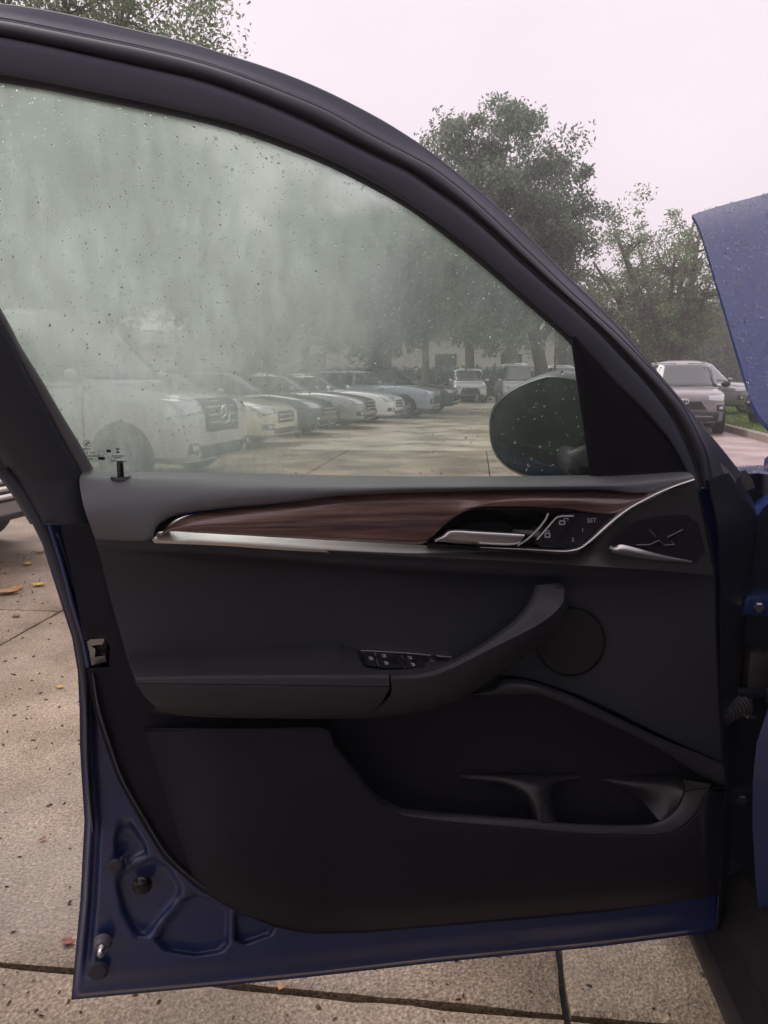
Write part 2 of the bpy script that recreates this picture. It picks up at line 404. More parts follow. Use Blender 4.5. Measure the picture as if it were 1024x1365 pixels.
def tube_into(V, F, pts, rad, sides=6, cap=True):
    base = len(V); n = len(pts)
    for i, p in enumerate(pts):
        p = Vector(p)
        a = Vector(pts[max(0, i - 1)]); b = Vector(pts[min(n - 1, i + 1)])
        d = (b - a)
        d = d.normalized() if d.length > 1e-9 else Vector((0, 0, 1))
        x = d.cross(Vector((0, 0, 1)) if abs(d.z) < 0.9 else Vector((1, 0, 0))).normalized()
        y = d.cross(x)
        r = rad[i] if isinstance(rad, (list, tuple)) else rad
        for k in range(sides):
            a_ = 2 * math.pi * k / sides
            V.append(tuple(p + (x * math.cos(a_) + y * math.sin(a_)) * r))
    for i in range(n - 1):
        for k in range(sides):
            k2 = (k + 1) % sides
            F.append((base + i * sides + k, base + i * sides + k2, base + (i + 1) * sides + k2, base + (i + 1) * sides + k))
    if cap:
        F.append(tuple(base + k for k in reversed(range(sides))))
        F.append(tuple(base + (n - 1) * sides + k for k in range(sides)))
def tube(name, pts, rad, m, parent=None, sides=8):
    V, F = [], []
    tube_into(V, F, pts, rad, sides)
    return pyobj(name, V, F, m, parent)
def cr_interp(P, t):
    """Catmull-Rom through the rows of P at parameter t (index units)"""
    n = len(P); i = min(int(t), n - 2); f = t - i
    p1, p2 = P[i], P[i + 1]
    p0 = P[i - 1] if i > 0 else 2 * p1 - p2
    p3 = P[i + 2] if i + 2 < n else 2 * p2 - p1
    return 0.5 * (2 * p1 + (p2 - p0) * f + (2 * p0 - 5 * p1 + 4 * p2 - p3) * f * f + (3 * p1 - p0 - 3 * p2 + p3) * f ** 3)
def resample(pts, n, mode='arc', curve='cr'):
    P = np.array(pts, float)
    if mode == 'arc':
        d = np.r_[0, np.cumsum(np.hypot(np.diff(P[:, 0]), np.diff(P[:, 1])) + 1e-9)]
        ts = np.interp(np.linspace(0, d[-1], n), d, np.arange(len(P)))
    else:
        ts = np.linspace(0, len(P) - 1, n)
    if curve == 'lin':
        return np.array([[np.interp(t, np.arange(len(P)), P[:, k]) for k in range(P.shape[1])] for t in ts])
    return np.array([cr_interp(P, t) for t in ts])

# ------------------------------------------------------------------ picture rays and the door's plane
CP, SP = math.cos(PITCH), math.sin(PITCH)
CAM = Vector((0, 0, CAMZ))
def ray(px, py):
    xr = (px - 512) / FPX; yd = (py - 682.5) / FPX
    return Vector((xr, CP - yd * SP, -(SP + yd * CP)))
def at_depth(px, py, Y):
    r = ray(px, py); return CAM + r * (Y / r.y)
def on_ground(px, py, z=0.0):
    r = ray(px, py); return CAM + r * ((z - CAMZ) / r.z)
BL = at_depth(96, 1332, 1.0)
BR = on_ground(957, 1241, BL.z)
UD = (BR - BL); UD.z = 0; UD.normalize()
ND = Vector((UD.y, -UD.x, 0))
TILT = 0.30
def _hit(px, py, n, k, zb):
    r = ray(px, py)
    den = r.dot(ND) - k * r.z
    t = (n + k * (CAMZ - zb) - (CAM - BL).dot(ND)) / den
    return CAM + r * t
ZBELT = _hit(512, 632, 0.04, 0, 0).z
def S(px, py, n=0.0):
    p = _hit(px, py, n, 0, 0)
    if p.z > ZBELT: p = _hit(px, py, n, TILT, ZBELT)
    return p
DOOR_ANG = math.atan2(UD.y, UD.x)
print('door BL', BL, 'BR', BR, 'len', (BR - BL).length, 'zbelt', ZBELT)

CARLOC = Vector((1.45, 1.0, 0.0))        # middle of the blue car, on the ground
car = empty('blue_car', CARLOC)
tag(car, 'blue car with its driver door swung open and wet hood raised', 'car')
# parts are stored relative to the car's empty
def loc(p): return tuple(Vector(p) - CARLOC)

class Part:
    """grid pieces that end in ONE mesh"""
    def __init__(s): s.V = []; s.F = []
    def grid(s, rows, fn=S, disp=None):
        b = len(s.V); nr = len(rows); nc = len(rows[0])
        for r in rows:
            for (x, y, n) in r:
                if disp: n = n + disp(x, y)
                s.V.append(loc(fn(x, y, n)))
        for i in range(nr - 1):
            for j in range(nc - 1):
                a = b + i * nc + j
                s.F.append((a, a + nc, a + nc + 1, a + 1))
        return s
    def build(s, name, m, parent, solid=0.0, angle=None, smooth=True, flip=False):
        F = [tuple(reversed(f)) for f in s.F] if flip else s.F
        o = pyobj(name, s.V, F, m, parent, smooth)
        if solid:
            md = o.modifiers.new('thickness', 'SOLIDIFY'); md.thickness = solid; md.offset = -1
            m2 = o.modifiers.new('crisp', 'EDGE_SPLIT'); m2.split_angle = R(62)
        if angle: o.data.set_sharp_from_angle(angle=R(angle))
        return o
def loft(curves, nu=60, nv=6, mode='arc', curve='cr', across='cr', disp=None, part=None):
    rows = [resample(c, nu, mode, curve) for c in curves]
    A = np.array(rows)
    k = len(rows); m = (k - 1) * nv + 1
    outr = []
    for i in range(m):
        t = i / nv
        if across == 'cr' and k > 2:
            outr.append(cr_interp(A, t))
        else:
            i0 = min(int(t), k - 2); f = t - i0
            outr.append(A[i0] * (1 - f) + A[i0 + 1] * f)
    p = part or Part()
    p.grid(outr, disp=disp)
    return p
def ribbon(path, w, n, bulge=0.0, nu=50, taper=None, part=None, curve='cr', tilt=0.0):
    """flat band of width w px along a px path, sides folded back"""
    P = resample([(x, y, 0) for x, y in path], nu, 'arc', curve)
    T = np.gradient(P[:, :2], axis=0); T /= np.linalg.norm(T, axis=1)[:, None] + 1e-9
    Nn = np.stack([-T[:, 1], T[:, 0]], 1)
    W = np.full(nu, w / 2.0)
    if taper: W *= np.interp(np.linspace(0, 1, nu), [q[0] for q in taper], [q[1] for q in taper])
    nn = n if not callable(n) else None
    rows = []
    for off, dn in ((-1, -0.012), (-1, 0.0), (-0.5, bulge * 0.8), (0, bulge), (0.5, bulge * 0.8), (1, 0.0), (1, -0.012)):
        rows.append([(P[i, 0] + Nn[i, 0] * W[i] * off, P[i, 1] + Nn[i, 1] * W[i] * off,
                      (nn if nn is not None else n(P[i, 0], P[i, 1])) + dn + tilt * off) for i in range(nu)])
    p = part or Part()
    p.grid(rows)
    return p
def plate(poly, n, back, name, m, parent, bevel=2.0, fn=S, smooth=True):
    """closed slab with a bevelled front edge; poly in px (any winding), n a number or f(px,py)"""
    P = np.array(poly, float)
    ar = 0.5 * np.sum(P[:, 0] * np.roll(P[:, 1], -1) - np.roll(P[:, 0], -1) * P[:, 1])
    if ar > 0: P = P[::-1]
    nf = n if callable(n) else (lambda x, y: n)
    k = len(P)
    d0 = P - np.roll(P, 1, 0); d1 = np.roll(P, -1, 0) - P
    d0 /= np.linalg.norm(d0, axis=1)[:, None] + 1e-9; d1 /= np.linalg.norm(d1, axis=1)[:, None] + 1e-9
    n0 = np.stack([d0[:, 1], -d0[:, 0]], 1); n1 = np.stack([d1[:, 1], -d1[:, 0]], 1)
    b = n0 + n1; b /= np.maximum(np.linalg.norm(b, axis=1)[:, None], 1e-6)
    cs = np.clip(np.sum(b * n0, 1), 0.5, 1)
    I = P - b * (bevel / cs)[:, None]
    bm = bmesh.new()
    fr = [bm.verts.new(loc(fn(x, y, nf(x, y)))) for x, y in I]
    mid = [bm.verts.new(loc(fn(x, y, nf(x, y) - bevel * 0.0008))) for x, y in P]
    bk = [bm.verts.new(loc(fn(x, y, nf(x, y) - back))) for x, y in P]
    f = bm.faces.new(fr)
    for a, c in ((fr, mid), (mid, bk)):
        for i in range(k):
            j = (i + 1) % k
            bm.faces.new((a[i], c[i], c[j], a[j]))
    bm.faces.new(list(reversed(bk)))
    bmesh.ops.recalc_face_normals(bm, faces=bm.faces)
    return bmobj(name, bm, m, parent, smooth, 35)
def text_mesh(s, size, origin, xd, yd, m, name, parent, thick=0.0002):
    cu = bpy.data.curves.new('t', 'FONT'); cu.body = s; cu.size = size; cu.extrude = thick
    cu.align_x = 'CENTER'; cu.align_y = 'CENTER'
    o = bpy.data.objects.new('t', cu); COL.objects.link(o)
    bpy.context.view_layer.update()
    me = bpy.data.meshes.new_from_object(o.evaluated_get(bpy.context.evaluated_depsgraph_get()))
    bpy.data.objects.remove(o); bpy.data.curves.remove(cu)
    xd = Vector(xd).normalized(); yd = Vector(yd).normalized(); zd = xd.cross(yd)
    M = Matrix((xd, yd, zd)).transposed().to_4x4(); M.translation = Vector(origin)
    me.transform(M); me.materials.clear(); me.materials.append(m)
    return link(bpy.data.objects.new(name, me), parent)

# ------------------------------------------------------------------ ground
def struct(o, label, cat=None):
    o['kind'] = 'structure'; o['label'] = label
    return o
def sheet(name, pts, z, m, parent=None):
    bm = bmesh.new()
    f = bm.faces.new([bm.verts.new((x, y, z)) for x, y in pts])
    if f.normal.z < 0: f.normal_flip()
    bm.normal_update()
    return bmobj(name, bm, m, parent, smooth=False)
ground = struct(sheet('ground', [(-900, -300), (900, -300), (900, 1500), (-900, 1500)], -0.05, SOIL), 'bare dark soil under the paving joints')
A0, A1 = on_ground(0, 1282), on_ground(400, 1319)
A2 = on_ground(757, 1353); B0 = on_ground(757, 1265)
dA = (A2 - A0); dA.z = 0; dA.normalize()
dB = Vector((-dA.y, dA.x, 0))
print('joint', A0, A1, A2, B0, (B0 - A2).normalized(), dB)
# concrete slabs, one corner at the joint crossing seen under the door
slabyard = empty('slab_pavement', (A2.x, A2.y, 0)); slabyard['kind'] = 'structure'
slabyard['label'] = 'exposed aggregate concrete pavement laid in big slabs'
SLAB = 2.45; GAP = 0.016
for i in range(-5, 4):
    for j in range(-2, 5):
        bm = bmesh.new()
        jit = lambda: rnd.uniform(-0.003, 0.003)
        n = 10
        lo0, hi0 = i * SLAB + GAP / 2, (i + 1) * SLAB - GAP / 2
        lo1, hi1 = j * SLAB + GAP / 2, (j + 1) * SLAB - GAP / 2
        ring = []
        # slightly chipped edges
        for k in range(40): ring.append((lo0 + (hi0 - lo0) * k / 40, lo1 + rnd.uniform(-0.003, 0.004)))
        for k in range(40): ring.append((hi0 + rnd.uniform(-0.004, 0.003), lo1 + (hi1 - lo1) * k / 40))
        for k in range(40): ring.append((hi0 - (hi0 - lo0) * k / 40, hi1 + rnd.uniform(-0.004, 0.003)))
        for k in range(40): ring.append((lo0 + rnd.uniform(-0.003, 0.004), hi1 - (hi1 - lo1) * k / 40))
        cx, cy = (lo0 + hi0) / 2, (lo1 + hi1) / 2
        zt = rnd.uniform(-0.002, 0.0)
        def W(p, z): return tuple(dA * p[0] + dB * p[1] + Vector((0, 0, z)))
        ins = [(cx + (x - cx) * (1 - 0.012 / abs(hi0 - cx) * (1 if abs(x - cx) > abs(y - cy) else 1)), cy + (y - cy) * (1 - 0.012 / abs(hi1 - cy))) for x, y in ring]
        t = [bm.verts.new(W(p, zt)) for p in ins]
        e = [bm.verts.new(W(p, zt - 0.006)) for p in ring]
        b = [bm.verts.new(W(p, -0.048)) for p in ring]
        bm.faces.new(t)
        K = len(ring)
        for a, c in ((t, e), (e, b)):
            for k in range(K):
                bm.faces.new((a[k], c[k], c[(k + 1) % K], a[(k + 1) % K]))
        bmesh.ops.recalc_face_normals(bm, faces=bm.faces)
        bmobj('concrete_slab', bm, CONC, slabyard, smooth=True, angle=30)
yfar = 5 * SLAB
def yard(a, b): 
    p = Vector((A2.x, A2.y, 0)) + dA * a + dB * b; return (p.x, p.y)
struct(sheet('parking_lot', [yard(-5 * SLAB, yfar), yard(4 * SLAB, yfar), (14, 60), (14, 90), (-60, 90), (-60, 6), yard(-5 * SLAB, -2 * SLAB)], -0.006, LOT), 'pale tan parking lot beyond the slabs, wet from rain')
struct(sheet('driveway', [yard(1.2 * SLAB, 1.8 * SLAB), yard(4.2 * SLAB, 1.8 * SLAB), (8.35, 15), (9.55, 22), (14.5, 46), (9, 46), (4.2, 15)], 0.0045, LANE), 'pinkish wet driveway under the parked silver SUV')
# lawn and kerb on the right
kp = [(5.6, 5), (7.55, 15), (8.75, 21), (13.8, 46)]
lawn = struct(sheet('lawn', [(kp[0][0] + .17, 5), (kp[1][0] + .17, 15), (kp[2][0] + .17, 21), (kp[3][0] + .17, 46), (60, 46), (60, 5)], 0.10, GRASSM), 'bright green lawn strip behind the kerb')
kerbroot = empty('kerb', (kp[0][0], kp[0][1], 0)); kerbroot['kind'] = 'structure'; kerbroot['label'] = 'low concrete kerb between driveway and lawn'
for a, b in zip(kp[:-1], kp[1:]):
    a = Vector((*a, 0)); b = Vector((*b, 0)); L = (b - a).length; n = max(1, int(L / 3.0))
    ang = math.atan2(b.y - a.y, b.x - a.x)
    for k in range(n):
        M = Matrix.Translation(a + (b - a) * (k / n) - Vector((kp[0][0], kp[0][1], 0))) @ Matrix.Rotation(ang, 4, 'Z')
        box('kerb_stone', (0.006, -0.17, -0.02), (L / n - 0.006, 0.0, 0.155), KERBM, kerbroot, 0.02, M)
# grass blades over the lawn
V, F = [], []
gr = np.random.default_rng(3)
for k in range(9000):
    y = gr.uniform(14, 32); x = np.interp(y, [p[1] for p in kp], [p[0] for p in kp]) + 0.25 + gr.uniform(0, 5.5)
    h = gr.uniform(0.04, 0.11); a = gr.uniform(0, 6.28); w = 0.012
    b = len(V); lx, ly = gr.normal(0, 0.03, 2)
    V += [(x - w * math.cos(a), y - w * math.sin(a), 0.1), (x + w * math.cos(a), y + w * math.sin(a), 0.1), (x + lx, y + ly, 0.1 + h)]
    F.append((b, b + 1, b + 2))
tag(pyobj('grass', V, F, leaf_mat('grass_blades', (0.13, 0.21, 0.03), 0.35), None, False), 'short bright green grass blades on the lawn', 'grass', kind='stuff')

# ------------------------------------------------------------------ blue car: door shell
def px_list(xs): return [(a, b) for a, b in xs]
T_IN = [(84, 700), (100, 770), (113, 850), (120, 894), (128, 945), (144, 996), (160, 1040), (190, 1094), (220, 1143), (260, 1179),
        (302, 1205), (338, 1222), (369, 1234), (400, 1240), (482, 1241), (585, 1232), (708, 1222), (800, 1214), (955, 1190)]
O_OUT = [(57, 724), (73, 775), (97, 850), (104.5, 894), (107, 945), (107.5, 996), (110, 1040), (113.5, 1094), (108, 1200), (96, 1332),
         (190, 1323), (250, 1318), (310, 1312), (400, 1303), (482, 1294), (585, 1282), (708, 1270), (800, 1261), (957, 1241)]
def seg_d(p, a, b):
    ap = p - a; ab = b - a
    t = np.clip((ap @ ab) / (ab @ ab), 0, 1)
    return np.linalg.norm(ap - ab * t)
def sdf(poly):
    P = np.array(poly, float)
    lo = P.min(0) - 14; hi = P.max(0) + 14
    def f(x, y):
        if x < lo[0] or y < lo[1] or x > hi[0] or y > hi[1]: return 99
        q = np.array((x, y)); d = 1e9; ins = False
        for i in range(len(P)):
            a, b = P[i], P[(i + 1) % len(P)]
            d = min(d, seg_d(q, a, b))
            if (a[1] > y) != (b[1] > y) and x < (b[0] - a[0]) * (y - a[1]) / (b[1] - a[1]) + a[0]: ins = not ins
        return -d if ins else d
    return f
def smooth01(x): 
    x = min(1, max(0, x)); return x * x * (3 - 2 * x)
STAMPS = [sdf(q) for q in (
    [(154, 1128), (157, 1106), (165, 1097), (176, 1100), (194, 1128), (195, 1137), (168, 1150), (158, 1146)],
    [(156, 1172), (166, 1157), (204, 1147), (224, 1156), (239, 1180), (239, 1193), (200, 1241), (193, 1247), (182, 1244), (164, 1212)],
    [(210, 1250), (220, 1232), (246, 1199), (262, 1193), (298, 1207), (305, 1215), (303, 1258), (294, 1267), (262, 1273), (224, 1267)],
    [(314, 1217), (342, 1222), (364, 1235), (360, 1245), (326, 1257), (315, 1252)])]
LATCHP = sdf([(118, 852), (136, 849), (147, 856), (150, 886), (140, 894), (124, 897), (116, 880)])
EDGE = np.array(O_OUT, float)
def shell_disp(x, y):
    d = min(seg_d(np.array((x, y)), EDGE[i], EDGE[i + 1]) for i in range(len(EDGE) - 1)) if (x < 260 or y > 1180) else 80
    n_l = 0.014 * smooth01((d - 3) / 4) - 0.007 * smooth01((d - 9) / 5) + 0.012 * smooth01((d - 17) / 7)
    n_b = 0.012 * smooth01((d - 2) / 4) + 0.007 * smooth01((d - 12) / 22)
    w = max(smooth01((x - 120) / 90), smooth01((y - 1265) / 40))
    n = n_l * (1 - w) + n_b * w
    if y > 1060:
        for s in STAMPS:
            q = s(x, y)
            if q < 12: n -= 0.014 * smooth01((3.5 - q) / 6)
    q = LATCHP(x, y)
    if q < 8: n -= 0.012 * smooth01((4 - q) / 6)
    return n
Tsh = []
Tp = resample([(x, y, 0.02) for x, y in T_IN], 210, 'idx', 'cr')
Tn = np.gradient(Tp[:, :2], axis=0); Tn /= np.linalg.norm(Tn, axis=1)[:, None]
Tp[:, 0] += Tn[:, 1] * 14; Tp[:, 1] -= Tn[:, 0] * 14
Op = resample([(x, y, 0.0) for x, y in O_OUT], 210, 'idx', 'lin')
rows = []
for t in np.linspace(0, 1, 64):
    rr = Op * (1 - t) + Tp * t
    rr[:, 2] = 0.0
    rows.append(rr)
door = Part().grid(rows, disp=shell_disp).build('door', BLUE, car, flip=True)
door['label'] = 'open driver door shell in blue paint with stamped recesses'
# outer skin behind (closes the door)
hem = [(57, 724), (73, 775), (97, 850), (104.5, 894), (107, 945), (107.5, 996), (110, 1040), (113.5, 1094), (108, 1200), (96, 1332), (190, 1323), (310, 1312), (400, 1303),
       (585, 1282), (708, 1270), (800, 1261), (957, 1241), (962, 1150), (966, 1050), (965, 900), (962, 763), (957, 699), (950, 652), (30, 652), (20, 658), (40, 690)]
plate(hem, -0.003, 0.075, 'outer_skin', BLUEOUT, door, 1.0)
# front end of the door facing the hinges
loft([[(944, 640, .05), (957, 699, .05), (961, 763, .05), (962, 850, .05), (963, 950, .05), (964, 1020, .05), (966, 1050, .05), (961, 1150, .05), (957, 1238, .03)],
      [(972, 630, 0.0), (1000, 680, 0.0), (1000, 763, 0.0), (988, 850, 0.0), (982, 950, 0.0), (980, 1050, 0.0), (972, 1150, 0.0), (960, 1239, 0.0)] + [(958, 1240, 0)],
      [(987, 634, -.05), (1009, 685, -.05), (1005, 763, -.05), (993, 850, -.05), (986, 950, -.05), (983, 1050, -.05), (974, 1150, -.05), (962, 1239, -.05), (959, 1241, -.05)]],
     40, 4, 'idx').build('front_end', JAMB, door, 0.003, flip=True)
# rubber along the rear edge
wpath = [(4, 628), (22, 648), (42, 678), (62, 716), (78, 760), (93, 806), (105, 850), (112, 900), (115, 950), (116, 1010), (119, 1060), (124, 1110)]
ribbon(wpath, 13, 0.030, 0.006, 90, [(0, 1.3), (0.3, 1.3), (0.55, 0.9), (0.7, 0.5), (1, 0.25)]).build('weatherstrip', RUBBER, door, angle=60)
ribbon([(66, 700), (82, 750), (97, 806), (110, 850), (118, 890)], 7, 0.036, 0.003, 50).build('inner_flange', BLUE, door, angle=60)
ribbon([(124, 898), (132, 945), (148, 996), (164, 1040), (193, 1091), (223, 1139), (262, 1175), (303, 1200), (339, 1217), (370, 1229), (402, 1235)], 4, 0.060, 0.003, 90,
       [(0, .5), (.1, 1), (1, .6)]).build('edge_seal', RUBBER, door)
# latch
la = plate([(121, 857), (136, 853), (141, 857), (141, 879), (124, 882)], 0.022, 0.01, 'latch', GLOSSBLK, door, 1)
for nm, q, mm in (('latch_plate', [(120, 853), (134, 850), (138, 853), (136, 858), (121, 860)], STEEL),
                  ('latch_plate', [(115, 879), (139, 875), (141, 881), (118, 887)], STEEL),
                  ('latch_hook', [(109, 857), (118, 855), (121, 862), (126, 866), (125, 878), (120, 878), (120, 867), (114, 864), (109, 862)], STEEL)):
    plate(q, 0.034, 0.012, nm, mm, door, 1)
# studs and plugs
def stud(px, py, n, r, h, m, name, parent, dome=0.35, sides=18):
    c = S(px, py, n); rr = r * (c - CAM).length / FPX
    V, F = [], []
    prof = [(rr * 1.25, 0), (rr * 1.25, h * .3), (rr, h * .35), (rr, h * .8), (rr * .8, h), (rr * 0.01, h * (1 + dome * .1))]
    z = Vector((0, 0, 1))
    for (a, d) in prof:
        for k in range(sides):
            t = 2 * math.pi * k / sides
            V.append(loc(c + (UD * math.cos(t) + z * math.sin(t)) * a + ND * d))
    for i in range(len(prof) - 1):
        for k in range(sides):
            k2 = (k + 1) % sides
            F.append((i * sides + k, i * sides + k2, (i + 1) * sides + k2, (i + 1) * sides + k))
    return pyobj(name, V, F, m, parent)
stud(190, 1179, 0.020, 9, 0.010, GLOSSBLK, 'rubber_plug', door)
stud(138, 1255, 0.028, 8, 0.014, RUBBERG, 'bump_stop', door)
stud(137, 1263, 0.040, 4, 0.016, STEEL, 'bump_stop_pin', door)
stud(131, 1294, 0.028, 9, 0.002, RUBBER, 'blind_plug', door)
stud(154, 1154, 0.028, 7, 0.002, RUBBER, 'blind_plug', door)

# ------------------------------------------------------------------ door trim
TRIM_OUT = [(84, 702), (118, 702), (128, 690), (400, 690), (700, 690), (931, 660), (944, 715), (952, 766), (954, 850), (957, 920), (963, 1016), (967, 1050), (963, 1100), (957, 1191),
            (800, 1214), (708, 1222), (585, 1232), (482, 1241), (421, 1242), (400, 1240), (369, 1234), (338, 1222), (302, 1205), (260, 1179), (220, 1143), (190, 1094),
            (160, 1040), (144, 996), (128, 945), (120, 894), (148, 892), (150, 860), (140, 848), (114, 850), (100, 770)]
trim = plate(TRIM_OUT, 0.054, 0.03, 'door_trim', HARD, car, 3)
trim['label'] = 'black inner door trim panel'
# upper panel
c0 = [(126, 718, .064), (206, 720, .086), (300, 724, .092), (540, 741, .094), (686, 748, .094), (774, 754, .090), (887, 761, .080), (951, 767, .066)]
c1 = [(129, 728, .066), (206, 733, .084), (300, 739, .091), (540, 757, .093), (686, 765, .091), (774, 768, .084), (887, 776, .072), (952, 781, .064)]
c2 = [(134, 744, .064), (214, 748, .068), (300, 754, .069), (540, 771, .070), (686, 779, .070), (774, 784, .070), (887, 790, .070), (953, 796, .064)]
c3 = [(146, 793, .060), (220, 795, .060), (300, 797, .060), (540, 806, .060), (686, 815, .062), (774, 822, .068), (887, 830, .069), (954, 850, .064)]
c4 = [(170, 878, .060), (230, 874, .060), (320, 868, .060), (540, 872, .060), (686, 880, .062), (774, 888, .068), (887, 905, .069), (957, 922, .064)]
c5 = [(182, 915, .060), (240, 920, .060), (320, 925, .060), (540, 925, .060), (662, 900, .062), (768, 925, .070), (885, 981, .070), (963, 1016, .062)]
loft([c0, c1, c2, c3, c4, c5], 90, 8, 'idx').build('upper_panel', LEATHER, trim, 0.006)
# grey soft shoulder under the glass
s0 = [(112, 628, .036), (300, 630.5, .036), (500, 634.5, .036), (626, 635, .036), (790, 633, .036), (905, 628, .040), (918, 630, .045)]
s1 = [(106, 640, .070), (300, 639, .074), (500, 641, .074), (626, 641, .074), (790, 639, .074), (905, 632, .072), (922, 632, .066)]
s2 = [(112, 676, .098), (300, 657, .102), (500, 650, .102), (626, 648, .102), (790, 646, .102), (900, 639, .096), (925, 635, .080)]
s3 = [(126, 716, .090), (195, 717, .098), (206, 701, .100), (222, 689, .100), (245, 682, .1), (300, 675, .1), (380, 668, .1), (462, 659, .1), (585, 654, .1), (700, 652, .1), (800, 651, .1), (866, 656, .098), (927, 638, .080)]
s4 = [(x + (2 if x < 240 else 0), y + 2.5, n - .018) for x, y, n in s3]
loft([s0, s1, s2, s3, s4], 110, 6, 'arc').build('shoulder_pad', SHOULDER, trim, 0.004)
# wood inlay
w_top = [(211, 716), (222, 702), (238, 691), (263, 684), (300, 679), (380, 671), (462, 661), (540, 657), (600, 656), (660, 655), (720, 655), (780, 655), (830, 656), (869, 658)]
w_bot = [(213, 717), (228, 708.5), (262, 710.5), (300, 712), (345, 715), (400, 718), (480, 722), (540, 725), (569, 722), (599, 694), (637, 677), (745, 678), (822, 686), (869, 659)]
def mixc(a, b, t, n): return [(x0 + (x1 - x0) * t, y0 + (y1 - y0) * t, n) for (x0, y0), (x1, y1) in zip(a, b)]
loft([mixc(w_top, w_bot, 0, .085), mixc(w_top, w_bot, .15, .094), mixc(w_top, w_bot, .55, .103), mixc(w_top, w_bot, .9, .102), mixc(w_top, w_bot, 1, .097)], 110, 5, 'idx').build('wood_inlay', WOOD, trim, 0.003)
# metal strip turning into the speaker triangle
st_top = [(206, 718), (217, 708.5), (300, 712.5), (400, 718), (540, 725.5), (600, 728), (686, 731), (745, 735), (770, 734), (786, 727), (806, 708), (842, 680), (876, 661), (904, 649), (927, 641)]
st_bot = [(207, 719.5), (217, 720.5), (300, 724), (400, 731), (540, 741), (600, 744), (686, 748), (745, 752), (776, 754), (800, 755.5), (825, 757), (850, 758.5), (887, 761), (920, 764), (952, 767)]
def strip_row(t, f):
    o = []
    for i, ((x0, y0), (x1, y1)) in enumerate(zip(st_top, st_bot)):
        o.append((x0 + (x1 - x0) * t, y0 + (y1 - y0) * t, f(i, t)))
    return o
wedge = [0, 0, 0, .0, .25, .50, .80, .97, 1, 1, 1, 1, 1, 1, 1]          # height share in the darker material: shading of one curved piece, painted in
def strip_row2(k0, k1, t, n):
    o = []
    for i, ((x0, y0), (x1, y1)) in enumerate(zip(st_top, st_bot)):
        a_ = 1 - wedge[i]
        lo_, hi_ = (0, a_) if k0 == 0 else (a_, 1)
        q = lo_ + (hi_ - lo_) * t
        o.append((x0 + (x1 - x0) * q, y0 + (y1 - y0) * q, n(i, q)))
    return o
fN = lambda i, t: .088 + .020 * t
dim_panel = [strip_row2(1, 1, t, lambda i, q: fN(i, q) - (.0 if i < 7 else .004)) for t in (0, .12, .5, .9, 1)]
loft([r[3:] for r in dim_panel], 110, 3, 'idx').build('speaker_panel', PANELP, trim, 0.006)
loft([r[:9] for r in [strip_row2(0, 0, t, lambda i, q: fN(i, q) + .0012) for t in (0, .12, .5, .9, 1)]], 90, 3, 'idx').build('metal_strip', SATIN, trim, 0.004)
# triangle: recessed emblem field and bright tongue
plate([(818, 734), (813, 727), (828, 712), (851, 697), (880, 690), (915, 688), (930, 700), (938, 735), (925, 748), (880, 741)], 0.1025, 0.006, 'speaker_triangle', HARD, trim, 2)
loft([[(814, 727, .106), (820, 729, .106), (829, 726, .1055), (850, 731, .1055), (880, 739, .1055), (923, 748, .1045)],
      [(813, 731, .111), (820, 733, .110), (829, 733, .110), (850, 737, .109), (880, 743, .107), (923, 749, .105)],
      [(816, 736, .109), (822, 738, .109), (832, 740, .108), (850, 743, .107), (880, 747, .106), (923, 750, .1042)]], 30, 4, 'idx').build('bright_tongue', CHROME, trim, 0.003)
emb = Part()
for q in ([(849, 726.3), (865, 726.6), (879, 720.5), (886, 726.6), (900, 726.3), (895, 722)], [(866, 706), (874.5, 715.5)], [(890, 716.5), (911, 706)]):
    ribbon(q, 1.5, 0.1055, 0.0004, 12 * len(q), part=emb, curve='lin')
emb.build('emblem_lines', STEEL, trim)
# chrome line
chl = [(640, 729.5), (690, 731.5), (745, 734), (762, 733), (774, 729.5), (788, 719), (804, 704.5), (822, 689), (840, 676), (857, 666.5), (875, 657.5), (890, 651), (904, 645.5), (926, 638.5)]
ribbon(chl, 7, 0.106, 0.003, 120, [(0, .15), (.25, .3), (.42, .8), (.55, 1.1), (.8, .85), (1, .6)], tilt=.004).build('chrome_line', CHROME, trim)
# handle recess, lever and buttons
r_top = [(570, 720), (580, 708), (599, 693), (620, 681), (640, 677), (690, 677.5), (745, 678), (790, 681), (822, 686)]
r_bot = [(571, 724), (585, 725.5), (610, 727), (640, 728), (665, 729), (690, 730), (745, 732), (764, 731), (790, 716)]
loft([mixc(r_top, r_bot, 0, .100), mixc(r_top, r_bot, .06, .096),
      [(a, b, n) for (a, b, _), n in zip(mixc(r_top, r_bot, .4, 0), (.09, .07, .055, .05, .05, .058, .084, .090, .094))],
      [(a, b, n) for (a, b, _), n in zip(mixc(r_top, r_bot, .8, 0), (.09, .075, .06, .055, .055, .065, .086, .090, .094))],
      mixc(r_top, r_bot, 1, .098)], 70, 6, 'idx').build('handle_recess', GLOSSBLK, trim, 0.003)
h_a = [(579, 719.5), (590, 713), (602, 706), (640, 707.5), (690, 710.5), (699, 711)]
h_b = [(580, 721), (592, 716), (604, 710), (640, 711.5), (690, 714), (699, 714.5)]
h_c = [(583, 722), (594, 722), (606, 723), (640, 725), (680, 726.5), (693, 724)]
loft([mixc(h_a, h_a, 0, .094), mixc(h_a, h_a, 0, .104), mixc(h_b, h_b, 0, .110), mixc(h_c, h_c, 0, .106), mixc(h_c, h_c, 0, .092)], 50, 5, 'idx').build('door_handle', CHROME, trim, 0.003)
ribbon([(731, 684), (727, 693), (716, 707), (703, 719), (690, 727)], 3, 0.101, 0.002, 30).build('recess_rim', SATIN, trim)
